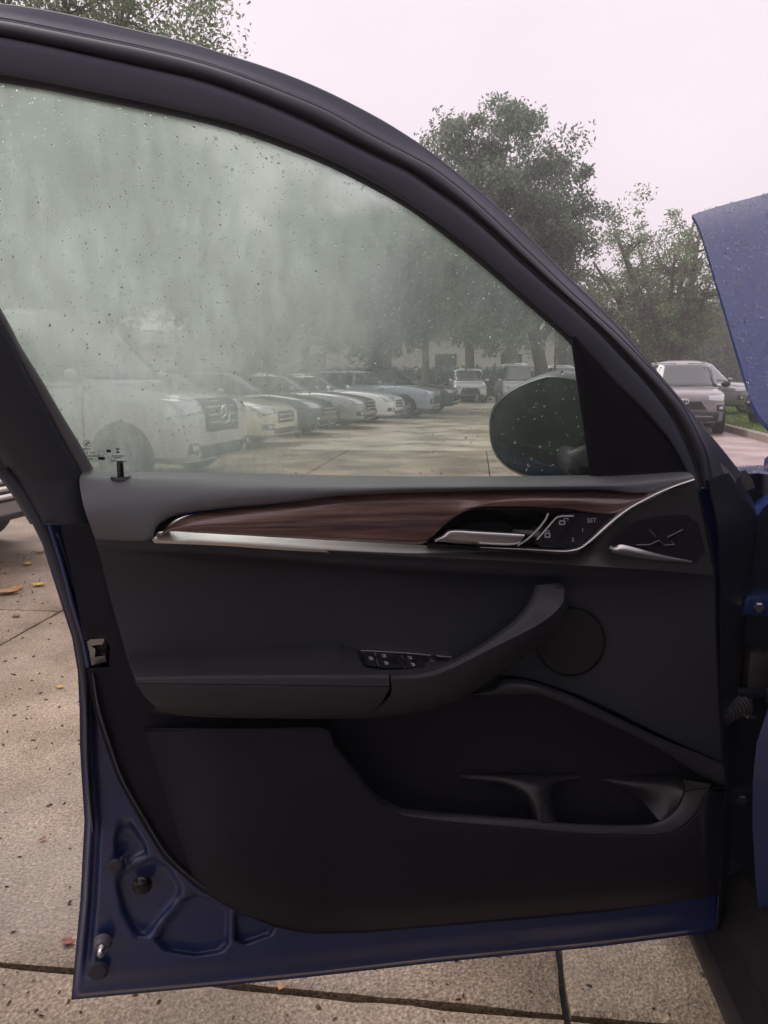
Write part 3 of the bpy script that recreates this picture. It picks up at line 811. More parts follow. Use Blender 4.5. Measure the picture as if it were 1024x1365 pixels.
bp_ = plate([(713, 722), (744, 687), (766, 685), (806, 685), (814, 690), (780, 722), (766, 729), (722, 728)], 0.0975, 0.01, 'button_panel', HARD, trim, 1.5)
ribbon([(716, 719.5), (742, 690), (750, 688), (765, 688)], 2.2, 0.1005, 0.0008, 30, curve='lin').build('panel_accent', SATIN, trim)
for nm, q in (('button', [(724, 716), (736, 704), (752, 705), (740, 721), (728, 721)]), ('button', [(738, 702), (746, 692), (764, 692), (756, 703)]),
              ('button', [(774, 698), (778, 689), (806, 689), (800, 698)]), ('button', [(762, 711), (769, 701), (796, 701), (788, 712)]), ('button', [(750, 724), (758, 714), (784, 715), (772, 726)])):
    plate(q, 0.1005, 0.008, nm, HARD, trim, 1.2)
UPZ = Vector((0, 0, 1))
text_mesh('SET', 0.0085, loc(S(789, 694, .1010)), UD, UPZ, PRINTW, 'button_lettering', trim)
text_mesh('1', 0.0075, loc(S(777, 706.5, .1010)), UD, UPZ, PRINTW, 'button_lettering', trim)
text_mesh('2', 0.0075, loc(S(764, 719.5, .1010)), UD, UPZ, PRINTW, 'button_lettering', trim)
lk = Part()
ribbon([(746, 699), (746, 694.5), (753, 694.5), (753, 699), (746, 699)], 1.6, .1010, 0, 20, part=lk, curve='lin'); ribbon([(752, 694), (753, 691), (757, 691), (757, 694)], 1.0, .1010, 0, 12, part=lk)
lk.build('lock_symbol', PRINTW, trim); lk = Part()
ribbon([(727, 711), (733, 711), (733, 716), (727, 716), (727, 711)], 1.6, .1010, 0, 20, part=lk, curve='lin'); ribbon([(728, 711), (728, 708), (732, 708), (732, 711)], 1.0, .1010, 0, 12, part=lk)
lk.build('lock_symbol', PRINTW, trim)

# armrest
a0 = [(172, 878, .060), (240, 872, .060), (320, 866, .060), (420, 857.5, .060), (452, 856, .060), (461, 863, .060), (518, 868, .060)]
a1 = [(179, 896, .120), (240, 894, .126), (320, 893, .128), (400, 892.5, .128), (440, 892, .128), (480, 892, .128), (518, 892, .128)]
a2 = [(181, 903, .146), (240, 901, .152), (320, 900, .154), (400, 899.5, .154), (440, 899.5, .154), (480, 899.5, .154), (518.5, 899.5, .154)]
a3 = [(182, 910, .150), (240, 911, .157), (320, 912, .159), (400, 913, .159), (440, 913.5, .159), (480, 914, .159), (519, 914.5, .159)]
a3b = [(182.5, 911.2, .145), (240, 912.5, .152), (320, 913.5, .154), (400, 914.5, .154), (440, 915, .154), (480, 915.5, .154), (519, 916, .154)]
a4 = [(183, 913, .149), (240, 914, .157), (320, 915, .159), (400, 916, .159), (440, 916.5, .159), (480, 917, .159), (518.5, 917.5, .159)]
a5 = [(194, 930, .142), (245, 938, .150), (320, 941, .150), (400, 942, .150), (440, 942, .150), (475, 942, .150), (508, 938, .150)]
a6 = [(207, 943, .118), (250, 953, .125), (320, 956, .125), (400, 957, .125), (440, 957, .125), (465, 957, .125), (486, 957, .125)]
a7 = [(204, 950, .060), (250, 955, .060), (320, 957, .060), (400, 958, .060), (440, 958, .060), (465, 958, .060), (486, 958, .060)]
loft([a0, a1, a2, a3], 80, 5, 'idx').build('armrest', LEATHER, trim, 0.003)
loft([a3b, a4, a5, a6, a7], 80, 5, 'idx').build('armrest_side', LEATHER, trim, 0.003)
# switch carrier between armrest and pull handle
def y0x(x): return np.interp(x, [461, 520, 610], [863, 868, 879])
def nA(x, y): return .060 + (.130 - .060) * min(1, max(0, (y - y0x(x)) / (894 - y0x(x))))
loft([[(517, 868, .060), (545, 871, .060), (575, 874, .060), (612, 879, .060)], [(517, 892, .128), (545, 892, .128), (575, 890, .125), (612, 884, .100)],
      [(520, 900, .150), (545, 898, .150), (575, 893, .140), (612, 888, .11)]], 30, 6, 'idx').build('switch_carrier', LEATHER, trim, 0.003)
sw = plate([(479, 869), (482, 867.2), (540, 871), (602, 876.5), (590, 882), (575, 888), (558, 891), (505, 892), (487, 888), (480, 878)], lambda x, y: nA(x, y) + .004, 0.012, 'switch_panel', GLOSSBLK, trim, 1.2)
ribbon([(481, 867), (540, 870.5), (602, 876.2)], 1.3, lambda x, y: nA(x, y) + .006, .0005, 40).build('switch_panel_trim', SATIN, trim)
for q in ([(500, 870), (504.5, 888)], [(535, 873), (541, 890)]):
    ribbon(q, 1.6, lambda x, y: nA(x, y) + .0065, .0005, 12).build('switch_divider', SATIN, trim)
for q in ([(485, 872), (499, 873), (502, 887), (490, 886)], [(504, 872), (532, 874), (537, 889.5), (508, 889)], [(539, 875), (562, 877), (566, 889), (544, 890)]):
    plate(q, lambda x, y: nA(x, y) + .0075, 0.01, 'window_switch', HARD, trim, 1.2)
kn = stud(577, 880, nA(577, 880) + .001, 6, 0.006, HARD, 'mirror_knob', trim)
for (x, y) in ((494, 878), (511.5, 874.5), (514.5, 884), (546, 877), (550, 886)):
    ribbon([(x - 2.6, y - 1.6), (x + 1.4, y - 1.3), (x + 3.0, y + 1.2), (x - 1.6, y + 1.0)], 1.8, lambda a, b: nA(a, b) + .0088, 0, 14, curve='lin').build('switch_symbol', PRINTW, trim)
ribbon([(574, 881), (576, 878), (579, 879), (577, 882)], 1.4, lambda a, b: nA(a, b) + .0078, 0, 14, curve='lin').build('switch_symbol', PRINTW, trim)
# pull handle
p0 = [(521, 898, .085), (565, 893, .085), (612, 875, .085), (658, 847, .085), (690, 822, .085), (708, 799, .085), (714, 783, .075)]
p1 = [(521, 899.5, .148), (565, 895, .150), (614, 876, .150), (661, 847, .146), (692, 822, .140), (710, 799, .130), (717, 780, .105)]
p2 = [(521, 904, .160), (567, 901, .164), (606, 888, .165), (655, 862, .162), (712, 832, .154), (742, 808, .142), (750, 785, .112)]
p3 = [(521, 908, .161), (568, 906, .165), (606, 893, .165), (657, 867, .162), (718, 835, .154), (748, 809, .141), (753, 789, .110)]
p4 = [(520.5, 930, .154), (572, 924, .154), (615, 910, .152), (662, 882, .148), (712, 852, .142), (745, 824, .130), (756, 799, .103)]
p5 = [(489, 956.5, .128), (562, 946, .126), (618, 927, .124), (664, 898, .120), (706, 869, .118), (738, 842, .110), (758, 808, .090)]
p6 = [(489, 957.5, .06), (562, 948, .06), (618, 929, .06), (664, 900, .06), (704, 872, .06), (734, 846, .06), (755, 812, .06)]
loft([p0, p1, p2, p3, p4, p5, p6], 70, 5, 'idx').build('pull_handle', LEATHER, trim, 0.003)
loft([[(714, 783, .06), (730, 779, .06), (750, 779, .06), (757, 800, .06)], [(715, 781, .090), (730, 778.5, .095), (748, 779, .095), (757, 796, .090)], [(717, 780, .105), (730, 779.5, .110), (749, 783, .113), (755, 796, .104)]], 24, 4, 'idx').build('pull_handle_cap', LEATHER, trim, 0.003)
plate([(631, 919), (641, 912), (664, 903), (661, 910), (652, 917)], 0.085, 0.03, 'handle_foot', HARD, trim, 1)
# speaker
cx, cy = 760.5, 855
for rr, n, bk, nm, mm in ((45.5, .0745, .006, 'speaker_ring', GLOSSBLK), (42.5, .0755, .006, 'speaker_grille', MESHK)):
    plate([(cx + rr * math.cos(t) * 1.0, cy + rr * 0.985 * math.sin(t)) for t in np.linspace(0, 2 * math.pi, 48, endpoint=False)], n, bk, nm, mm, trim, 1.6)
# lower panel, pocket rim, pocket
l_top = [(191, 971), (270, 971), (350, 971), (432, 971), (447, 996), (469, 1024), (491, 1053), (507, 1069), (529, 1083), (548, 1089), (611, 1097), (700, 1105), (768, 1111), (856, 1114), (891, 1111), (914, 1099), (932, 1079), (944, 1056), (967, 1051)]
l_bot = [(260, 1179), (302, 1206), (345, 1225), (400, 1239), (430, 1241), (460, 1241), (482, 1240), (505, 1239), (530, 1237), (560, 1234), (620, 1229), (700, 1222), (768, 1216), (840, 1209), (885, 1204), (915, 1200), (935, 1197), (947, 1195), (956, 1192)]
def nl(k): return [(.068 + (.118 - .068) * k if i == 0 else (.095 if i == 1 else .118) if k > .99 else 0) for i in range(19)]
def lrow(t, n, edge=.06):
    o = []
    for i, ((x0, y0), (x1, y1)) in enumerate(zip(l_top, l_bot)):
        nn = n
        if i == 0: nn = edge
        if i == 1: nn = edge + (n - edge) * .8
        if i == len(l_top) - 1: nn = min(n, .085)
        o.append((x0 + (x1 - x0) * t, y0 + (y1 - y0) * t, nn))
    return o
loft([lrow(0, .116), lrow(.04, .122), lrow(.4, .120), lrow(.8, .102), lrow(1, .062)], 150, 6, 'idx').build('lower_panel', HARD, trim, 0.003)
loft([[(191, 971, .055), (270, 971, .055), (350, 971, .055), (434, 971, .055)], [(191, 970.6, .058), (270, 970.3, .1), (350, 970, .116), (433, 970.3, .116)]], 20, 3, 'idx').build('lower_panel_ledge', HARD, trim, flip=False)
rim_in = [(434, 971), (449, 994), (471, 1022), (493, 1050), (509, 1064), (530, 1075), (549, 1079), (611, 1085), (700, 1091.5), (768, 1098), (850, 1099.5), (882, 1094), (901, 1080), (911, 1062), (914, 1050), (911, 1040)]
rim_out = l_top[3:17] + [(944, 1056), (949, 1046)]
pr = Part()
loft([mixc(rim_in, rim_in, 0, .056), mixc(rim_in, rim_in, 0, .100), mixc(rim_in, rim_out, .08, .108), mixc(rim_in, rim_out, .9, .1175), mixc(rim_in, rim_out, 1, .116)], 130, 4, 'idx', part=pr)
pr.build('pocket_rim', RIMP, trim, 0.002)
ub_t = [(626, 923), (652, 917), (668, 906), (690, 905), (718, 911), (768, 930), (826, 958), (885, 986), (930, 1004), (964, 1019)]
ub_b = [(640, 927), (660, 927), (680, 928), (702, 928), (726, 930), (768, 947), (826, 973), (885, 1003), (930, 1032), (967, 1050)]
loft([mixc(ub_t, ub_t, 0, .070), mixc(ub_t, ub_b, .04, .095), mixc(ub_t, ub_b, .5, .108), mixc(ub_t, ub_b, .96, .103), mixc(ub_b, ub_b, 0, .057)], 90, 5, 'idx').build('pocket_upper_rim', RIMP, trim, 0.002)
ribbon([(914, 1055.5), (924, 1052.5), (940, 1051), (967, 1050.5)], 1.0, 0.1175, 0.0, 20).build('pocket_seam', GLOSSBLK, trim)
dv_l = [(620, 1034), (668, 1041), (696, 1054), (711, 1073), (717, 1094)]
dv_r = [(770, 1034), (742, 1040), (729, 1052), (731, 1074), (737, 1097)]
loft([[(x - 5, y + 3, .062) for x, y in dv_l], [(x, y, n) for (x, y), n in zip(dv_l, (.058, .07, .085, .097, .104))], [(x, y, n) for (x, y), n in zip([(a * .5 + b * .5, c * .5 + d * .5) for (a, c), (b, d) in zip(dv_l, dv_r)], (.062, .080, .094, .104, .108))],
      [(x, y, n) for (x, y), n in zip(dv_r, (.058, .07, .085, .097, .104))], [(x + 5, y + 3, .062) for x, y in dv_r]], 30, 5, 'idx').build('cup_divider', RIMP, trim, 0.002)
loft([[(800, 1038, .056), (850, 1034, .056), (900, 1030, .056), (914, 1036, .057)], [(822, 1046, .062), (855, 1046, .075), (893, 1046, .085), (912, 1052, .098)], [(850, 1062, .064), (868, 1068, .08), (890, 1072, .095), (902, 1078, .1)], [(878, 1093, .098), (882, 1094, .1), (886, 1093, .1), (890, 1090, .1)]], 24, 5, 'idx').build('cup_ledge', RIMP, trim, 0.002)

# ------------------------------------------------------------------ window frame
F1 = [(-300, -14), (-230, -10), (-100, -3), (0, 4.5), (36, 9), (71, 15), (114, 24), (152, 33), (190, 42), (223, 49.5), (260, 59), (304, 73), (348, 87), (392, 103), (436, 122), (480, 144), (518, 165), (560, 192), (591, 215), (621, 239), (649, 262), (682, 292), (713, 322), (743, 353), (768, 378), (789, 398), (826, 436), (860, 476), (890, 511), (917, 543), (938, 569), (960, 595), (976, 615), (989, 632)]
F2 = [(-300, -3), (-230, 2), (-100, 14), (0, 27), (63, 39), (127, 52), (190, 65), (260, 82), (319, 101), (377, 123), (436, 148), (494, 180), (548, 208), (578, 225), (616, 254), (654, 288), (692, 324), (730, 360), (768, 396), (800, 425), (826, 449), (858, 482), (890, 517), (912, 545), (929, 578), (942, 614), (948, 650)]
F3 = [(-290, 20), (-230, 24), (-100, 36), (0, 50), (63, 62), (127, 76), (190, 90), (260, 106), (319, 125), (377, 148), (436, 175), (494, 204), (545, 229), (578, 251), (616, 278), (654, 310), (692, 345), (730, 379), (768, 412), (800, 442), (826, 470), (847, 492), (873, 522), (895, 552), (912, 582), (927, 618), (935, 650)]
F3b = [(-200, 70), (-100, 82), (0, 95), (63, 106), (127, 119), (190, 132), (260, 148), (319, 163), (377, 184), (436, 208), (494, 237), (540, 264), (591, 299), (642, 339), (692, 383), (740, 426), (783, 465), (822, 507), (858, 542), (890, 579), (905, 604), (918, 629)]
F4 = [(-195, 82), (-100, 95), (0, 109), (63, 119), (127, 132), (190, 145), (260, 160), (319, 176), (377, 196), (436, 220), (494, 249), (543, 277), (591, 312), (642, 353), (692, 396), (740, 438), (753, 450), (766, 464)]
def withn(c, n): return [(x, y, n) for x, y in c]
def shift(c, dx, dy): return [(x + dx, y + dy) for x, y in c]
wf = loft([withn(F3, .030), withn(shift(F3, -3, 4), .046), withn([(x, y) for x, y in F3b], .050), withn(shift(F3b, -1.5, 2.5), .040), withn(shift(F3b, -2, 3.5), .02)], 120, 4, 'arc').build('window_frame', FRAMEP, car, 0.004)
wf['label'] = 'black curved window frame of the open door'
loft([withn(F2, .022), withn(shift(F2, -1.5, 2), .036), withn(mixc(F2, F2, 0, 0) and [(x, y) for x, y in F2], .040)][:2] +
     [[(x, y, .044) for x, y, _ in resample([( (a[0]+b[0])/2, (a[1]+b[1])/2, 0) for a, b in zip(resample(withn(F2, 0), 60), resample(withn(F3, 0), 60))], 60)],
      withn(shift(F3, 1.5, -2), .038), withn(F3, .026)], 120, 4, 'arc').build('frame_seal', RUBBER, wf, 0.004)
F1b = shift(F1, -2, 3)
M12 = [(x, y, .004) for x, y, _ in resample([((a[0]*.45+b[0]*.55), (a[1]*.45+b[1]*.55), 0) for a, b in zip(resample(withn(F1, 0), 80), resample(withn(F2 + [(950, 665)], 0), 80))], 80)]
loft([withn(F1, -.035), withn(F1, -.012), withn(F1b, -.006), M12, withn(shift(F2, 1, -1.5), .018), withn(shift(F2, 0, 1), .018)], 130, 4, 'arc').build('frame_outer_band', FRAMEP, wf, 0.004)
# glass run
sub = [p for p in F3b if p[0] < 760] + [(768, 452)]
loft([withn(shift(sub, 0, 2), .028), withn(resample(withn(sub, 0), 30)[:, :2].tolist(), .036)[::1], [(x, y, .032) for x, y in F4], [(x, y + 1.5, .014) for x, y in F4]], 100, 3, 'arc').build('glass_run_seal', RUBBER, wf, 0.003)
# mirror sail
sail = [(762, 447), (783, 467), (822, 509), (858, 544), (890, 581), (905, 606), (917, 629), (914, 640), (790, 642), (788, 628), (780, 563), (772, 509), (766, 466)]
tri = Part()
sl = [(764, 449), (766, 466), (772, 509), (780, 563), (786, 606), (790, 640)]
sr = [(766, 449), (784, 468), (838, 524), (880, 568), (905, 606), (918, 640)]
loft([withn(sl, .020), withn(sl, .038), mixc(sl, sr, .06, .046), mixc(sl, sr, .5, .050), mixc(sl, sr, .97, .043), withn(sr, .03)], 50, 4, 'idx', part=tri)
tri.build('sail_panel', HARD, wf, 0.003)
ribbon([(792, 618), (830, 614), (868, 609), (891, 604)], 1.6, 0.0500, 0.0012, 30, [(0, .6), (.5, 1), (1, .2)]).build('sail_panel_crease', HARD, wf)
ribbon([(780, 480), (800, 493), (822, 511), (858, 546), (884, 575)], 2, 0.047, 0.002, 40, [(0, .1), (.3, 1), (1, .6)]).build('sail_panel_lip', RUBBER, wf)
# rear sash
sR = [(-190, 88), (-95, 255), (0, 417), (25, 464), (53, 509), (78, 552), (104, 595), (121, 626)]
sL = [(-206, 100), (-105, 260), (-3, 422), (22, 468), (48, 514), (72, 561), (94, 600), (112, 634)]
loft([withn(sR, .018), withn(sR, .030), mixc(sR, sL, .5, .036), withn(sL, .036), withn(shift(sL, -2, 2), .028)][::-1], 60, 3, 'idx').build('sash_strip', RUBBERG, wf, 0.003)
oL = [(-330, 100), (-225, 285), (-118, 455), (-75, 520), (-40, 575), (-15, 612), (2, 634), (20, 658), (44, 697)]
iR = [(-206, 100), (-100, 268), (0, 427), (30, 486), (62, 545), (85, 590), (110, 637), (113, 668), (120, 700)]
loft([mixc(oL, oL, 0, -.01), mixc(oL, iR, .05, .016), mixc(oL, iR, .18, .024), mixc(oL, iR, .30, .040), mixc(oL, iR, .60, .050), mixc(oL, iR, .93, .044), mixc(iR, iR, 0, .026)], 70, 5, 'idx').build('rear_sash', SASHM, wf, 0.004)
ribbon([(60, 698), (90, 699.5), (120, 700)], 2.5, 0.052, 0.001, 12).build('sash_joint', RUBBER, wf)

# ------------------------------------------------------------------ glass with mist, marks and drops
g_top = resample(withn(F4, 0), 60)[:, :2]
gl_poly_top = [(x, y - 6) for x, y in g_top]
left = [(-180, 105), (-90, 262), (5, 430), (55, 515), (108, 602), (126, 640)]
bm = bmesh.new()
nseg = 60
gt = np.array([(x, y) for x, y in gl_poly_top])
gt = np.vstack([gt, [[775, 475], [784, 540], [794, 610], [796, 640]]])
gt = resample([(x, y, 0) for x, y in gt], nseg, 'arc', 'lin')[:, :2]
gb = resample([(x, y, 0) for x, y in left[:-1]] + [(126, 640, 0)] + [(x, 642, 0) for x in (200, 300, 400, 500, 600, 700, 760)], nseg, 'arc', 'lin')[:, :2]
gb[-1] = (796, 641)
NG = 0.022
grid = []
for i in range(nseg):
    row = []
    for k in range(13):
        f = k / 12
        row.append(gt[i] * (1 - f) + gb[i] * f)
    grid.append(row)
for off, mi in ((0.0, 0), (-0.0045, 1)):
    vs = [[bm.verts.new(loc(S(p[0], p[1], NG) + ND * off)) for p in row] for row in grid]
    for i in range(nseg - 1):
        for k in range(12):
            f = bm.faces.new((vs[i][k], vs[i][k + 1], vs[i + 1][k + 1], vs[i + 1][k]))
            f.material_index = mi
            if off < 0: f.normal_flip()
glass = bmobj('window_glass', bm, [FOG, CLEAR], car)
glass['label'] = 'misted side window glass beaded with rain'
def drop_mesh(pts, name, parent, nrm_fn, m=WATER, seed=1, seg=7, dome=1.0):
    """pts: (Vector point, radius, Vector normal)"""
    V, F = [], []
    rg = random.Random(seed)
    for c, r, nn in pts:
        t = nn.cross(UPZ); t = t.normalized() if t.length > .1 else Vector((1, 0, 0))
        b_ = nn.cross(t)
        st = rg.uniform(.9, 1.35); base = len(V); ph = rg.uniform(0, 6)
        for (a, h) in ((1.0, -0.12), (0.92, 0.22), (0.58, 0.42)):
            for k in range(seg):
                an = 2 * math.pi * k / seg + ph
                w = 1 + 0.12 * math.sin(2 * an + ph)
                V.append(tuple(c + (t * math.cos(an) + b_ * math.sin(an) * st) * r * a * w + nn * r * h * dome))
        V.append(tuple(c + nn * r * 0.48 * dome)); top = len(V) - 1
        V.append(tuple(c - nn * r * 0.15)); bot = len(V) - 1
        for q in range(2):
            for k in range(seg):
                k2 = (k + 1) % seg
                F.append((base + q * seg + k, base + q * seg + k2, base + (q + 1) * seg + k2, base + (q + 1) * seg + k))
        for k in range(seg):
            F.append((base + 2 * seg + k, base + 2 * seg + (k + 1) % seg, top))
            F.append((base + (k + 1) % seg, base + k, bot))
    o = pyobj(name, V, F, m, parent)
    o['kind'] = 'stuff'
    return o
from mathutils.geometry import intersect_point_line
gpoly = sdf([tuple(p) for p in gt] + [tuple(p) for p in gb[::-1]])
GN = (ND + UPZ * (-TILT)).normalized()
pts = []; rg = random.Random(11)
while len(pts) < 420:
    x = rg.uniform(-20, 790); y = rg.uniform(100, 634)
    dens = 0.25 + 0.75 * max(0, 1 - (y - np.interp(x, [p[0] for p in F4], [p[1] for p in F4])) / 170)
    if x > 560: dens = max(dens, 0.6)
    if rg.random() > dens or gpoly(x, y) > -4: continue
    r = min(0.0019, 0.0006 + rg.expovariate(1 / 0.0004))
    pts.append((Vector(loc(S(x, y, NG))), r, GN))
drop_mesh(pts, 'water_drops', glass, None, seed=4)
# maker's marks printed in the corner of the glass
GU = UD; GV = (UPZ + ND * TILT).normalized()
def gpt(x, y): return Vector(loc(S(x, y, NG) + GN * 0.0006))
def ring_into(V, F, c, r0, r1, a0=0, a1=2 * math.pi, n=24, u=GU, v=GV):
    b = len(V)
    for k in range(n + 1):
        a = a0 + (a1 - a0) * k / n
        for r in (r0, r1): V.append(tuple(c + (u * math.cos(a) + v * math.sin(a)) * r))
    for k in range(n): F.append((b + 2 * k, b + 2 * k + 1, b + 2 * k + 3, b + 2 * k + 2))
V, F = [], []
c = gpt(116.5, 591)
ring_into(V, F, c, .0045, .0050); ring_into(V, F, c, .0027, .0030); ring_into(V, F, c, 0, .0027, 0, math.pi / 2, 8); ring_into(V, F, c, 0, .0027, math.pi, 1.5 * math.pi, 8)
ring_into(V, F, gpt(135, 604), .0036, .0041)
ring_into(V, F, gpt(158, 603), .0150, .01512)
def bar(x0, y0, x1, y1, h=1.2):
    b = len(V)
    for x, y in ((x0, y0), (x1, y1), (x1, y1 + h), (x0, y0 + h)): V.append(tuple(gpt(x, y)))
    F.append((b, b + 3, b + 2, b + 1))
for q in ((111, 607, 132, 607), (110, 611, 124, 611), (131, 608.5, 140, 609, 4), (142, 599, 148, 599, 4), (149, 607, 166, 607), (152, 609.5, 162, 609.5), (148, 613.5, 168, 614)): bar(*q)
b = len(V)
for x, y in ((153.5, 597.5), (160.5, 597.5), (157, 600.5), (153.5, 603.5), (160.5, 603.5)): V.append(tuple(gpt(x, y)))
F += [(b, b + 2, b + 1), (b + 2, b + 3, b + 4)]
bar(98, 584, 104, 585, 3); bar(100, 588, 104, 588, 4)
pyobj('glass_marking', V, F, PRINTK, glass, False)
text_mesh('BMW', 0.0042, gpt(116, 598.5), GU, GV, PRINTK, 'glass_lettering', glass)
text_mesh('AS2  M62', 0.0036, gpt(119, 603.3), GU, GV, PRINTK, 'glass_lettering', glass)
# lock pin
pin_b = S(161, 632, .052)
V, F = [], []
def lathe(V, F, c, prof, sides=14, ax=UPZ, u=None):
    u = u or Vector((1, 0, 0)); v = ax.cross(u); b = len(V)
    for r, h in prof:
        for k in range(sides):
            a = 2 * math.pi * k / sides
            V.append(tuple(Vector(c) + (u * math.cos(a) + v * math.sin(a)) * r + ax * h))
    for i in range(len(prof) - 1):
        for k in range(sides):
            k2 = (k + 1) % sides
            F.append((b + i * sides + k, b + i * sides + k2, b + (i + 1) * sides + k2, b + (i + 1) * sides + k))
    F.append(tuple(b + (len(prof) - 1) * sides + k for k in range(sides)))
pb = Vector(loc(S(161, 636, .062)))
lathe(V, F, pb, [(.0042, -.008), (.0042, .017), (.0036, .020), (.0015, .021)])
lp = pyobj('lock_pin', V, F, GLOSSBLK, trim)
V, F = [], []
lathe(V, F, pb, [(.013, -.004), (.0125, .0015), (.0085, .001), (.008, -.006)], 20)
pyobj('lock_pin_collar', V, F, PANELP, trim)

# ------------------------------------------------------------------ door mirror (outside the glass)
def mirror():
    C_ = S(731, 570, -0.10); C_ = Vector(C_)
    gn = (UD * -0.62 + ND * 0.78 + UPZ * -0.04).normalized()       # way the mirror glass looks
    gx = UPZ.cross(gn).normalized(); gy = gn.cross(gx)
    hw, hh = 0.098, 0.083
    def outline(k, s=1.0):
        a = 2 * math.pi * k / 40
        ca, sa = math.cos(a), math.sin(a)
        e = 2.6
        rr = (abs(ca) ** e + abs(sa) ** e) ** (-1 / e)
        x = rr * ca; y = rr * sa
        return x * hw * s, y * hh * s * ((1 + 0.30 * min(0, x)) if y > 0 else (1 + 0.06 * x))
    V, F = [], []
    prof = [(0.93, 0.012), (1.0, 0.0), (1.03, -0.02), (1.0, -0.055), (0.86, -0.088), (0.55, -0.108), (0.05, -0.115)]
    for s, d in prof:
        for k in range(40):
            x, y = outline(k, s); V.append(loc(C_ + gx * x + gy * y + gn * (d)))
    for i in range(len(prof) - 1):
        for k in range(40):
            k2 = (k + 1) % 40
            F.append((i * 40 + k, i * 40 + k2, (i + 1) * 40 + k2, (i + 1) * 40 + k))
    h = pyobj('side_mirror', V, F, mat('mirror_shell', (0.012, 0.014, 0.015), 0.3, 0, 0.4, 0.2, 0.1), car)
    h['label'] = 'rain-spotted door mirror outside the side window'
    V = [loc(C_ + gx * outline(k, .93)[0] + gy * outline(k, .93)[1] + gn * 0.006) for k in range(40)]
    pyobj('mirror_glass', V, [tuple(range(40))], mat('mirror_surface', (0.085, 0.105, 0.090), 0.10, 1.0, bump=(90, .06, .001)), h, False)
    a = C_ + gn * -0.05; b = S(800, 618, -0.01)
    M_ = (a + b) / 2 + UPZ * -0.03
    tube('mirror_arm', [loc(a), loc(M_), loc(b)], [.035, .03, .035], MATS['mirror_shell'], h, 12)
    pts = []
    for k in range(70):
        x, y = rg.uniform(-.9, .9) * hw, rg.uniform(-.9, .9) * hh
        pts.append((Vector(loc(C_ + gx * x * .9 + gy * y * .9 + gn * 0.0065)), rg.uniform(.0006, .0016), gn))
    drop_mesh(pts, 'water_drops', h, None, seed=9)
mirror()

# ------------------------------------------------------------------ body of the blue car round the door opening
CA = R(5.0)
CD = Vector((math.sin(CA), math.cos(CA), 0)); CRt = Vector((math.cos(CA), -math.sin(CA), 0))
HG = S(978, 900, -0.02); HG = Vector((HG.x, HG.y, 0))
def CB(f, r, z): return HG + CD * f + CRt * r + UPZ * z
print('hinge', HG)
def cgrid(rows, name, m, parent, solid=0.0, smooth=True, angle=None):
    V, F = [], []
    nc = len(rows[0])
    for r in rows:
        for p in r: V.append(loc(p))
    for i in range(len(rows) - 1):
        for j in range(nc - 1):
            a = i * nc + j; F.append((a, a + nc, a + nc + 1, a + 1))
    o = pyobj(name, V, F, m, parent, smooth)
    if solid:
        md = o.modifiers.new('thickness', 'SOLIDIFY'); md.thickness = solid; md.offset = 0
        m2 = o.modifiers.new('crisp', 'EDGE_SPLIT'); m2.split_angle = R(50)
    if angle: o.data.set_sharp_from_angle(angle=R(angle))
    return o
# jamb: plan profile swept up with a slight lean
plan = [(0.16, -0.015), (0.11, -0.010), (0.085, 0.012), (0.075, 0.035), (0.082, 0.050), (0.055, 0.060), (0.045, 0.075), (0.055, 0.090), (0.035, 0.100), (0.0, 0.118), (-0.02, 0.13), (-0.03, 0.30)]
rows = []
for z, sh in ((0.36, -0.03), (0.45, -0.018), (0.6, 0.0), (0.8, 0.006), (1.0, 0.0), (1.10, -0.005)):
    rows.append([CB(f, r + sh, z) for f, r in plan])
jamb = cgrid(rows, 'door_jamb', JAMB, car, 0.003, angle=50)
jamb['label'] = 'dark painted door jamb behind the open door'
# seal strip and painted flange down the jamb
tube('jamb_seal', [loc(CB(.02, .100 + s, z)) for z, s in ((.40, -.005), (.5, .003), (.7, .012), (.9, .012), (1.06, .004))], .011, BROWNJ, jamb, 8)
tube('jamb_seal', [loc(CB(.055, .047 + s, z)) for z, s in ((.50, -.01), (.7, .006), (.95, .0), (1.05, -.005))], .008, BROWNJ, jamb, 8)
cgrid([[CB(-.015, .122 + s, z) for s in (0, .03, .08, .2)] for z in (.40, .55, .75, .95, 1.08)], 'inner_pillar', BLUEOUT, car, 0.002)
fl = [(1046, 905), (1024, 945), (1009, 990), (1004, 1040), (1003.5, 1100), (1008, 1180), (1015, 1240), (1024, 1295)]
cgrid([[at_depth(x + d, y, 1.10 - d * .0006) for d in (0, 6, 20, 70)] for x, y in fl][::-1], 'pillar_flange', BLUE, car, .003)
# hinges
def hinge(z, name, m):
    bm = bmesh.new()
    for lo, hi in (((-.02, -.012, -.016), (0.055, .075, .016)), ((.03, .05, -.03), (.06, .105, .03)), ((-.025, -.03, -.013), (.016, .015, .013))):
        add_box(bm, lo, hi, None, .004)
    for v in bm.verts: v.co = Vector(loc(CB(v.co.x, v.co.y, z + v.co.z)))
    o = bmobj(name, bm, m, car, True, 30)
    V, F = [], []
    lathe(V, F, loc(CB(.008, .0, z)), [(.009, -.024), (.009, .024), (.006, .027)], 12)
    pyobj('hinge_pin', V, F, JAMB, o)
    for r_, z_ in ((.02, 0), (.052, .0)):
        V, F = [], []
        lathe(V, F, loc(CB(-.021, r_, z + z_)), [(.0085, -.001), (.0085, .004), (.0065, .0065)], 6, -CD, CRt)
        pyobj('hinge_bolt', V, F, STEEL, o, False)
    return o
zt_, zl_ = at_depth(1000, 795, 1.2).z, at_depth(985, 1040, 1.2).z
hinge(zt_, 'hinge', BLUE); hinge(zl_, 'hinge', JAMB)
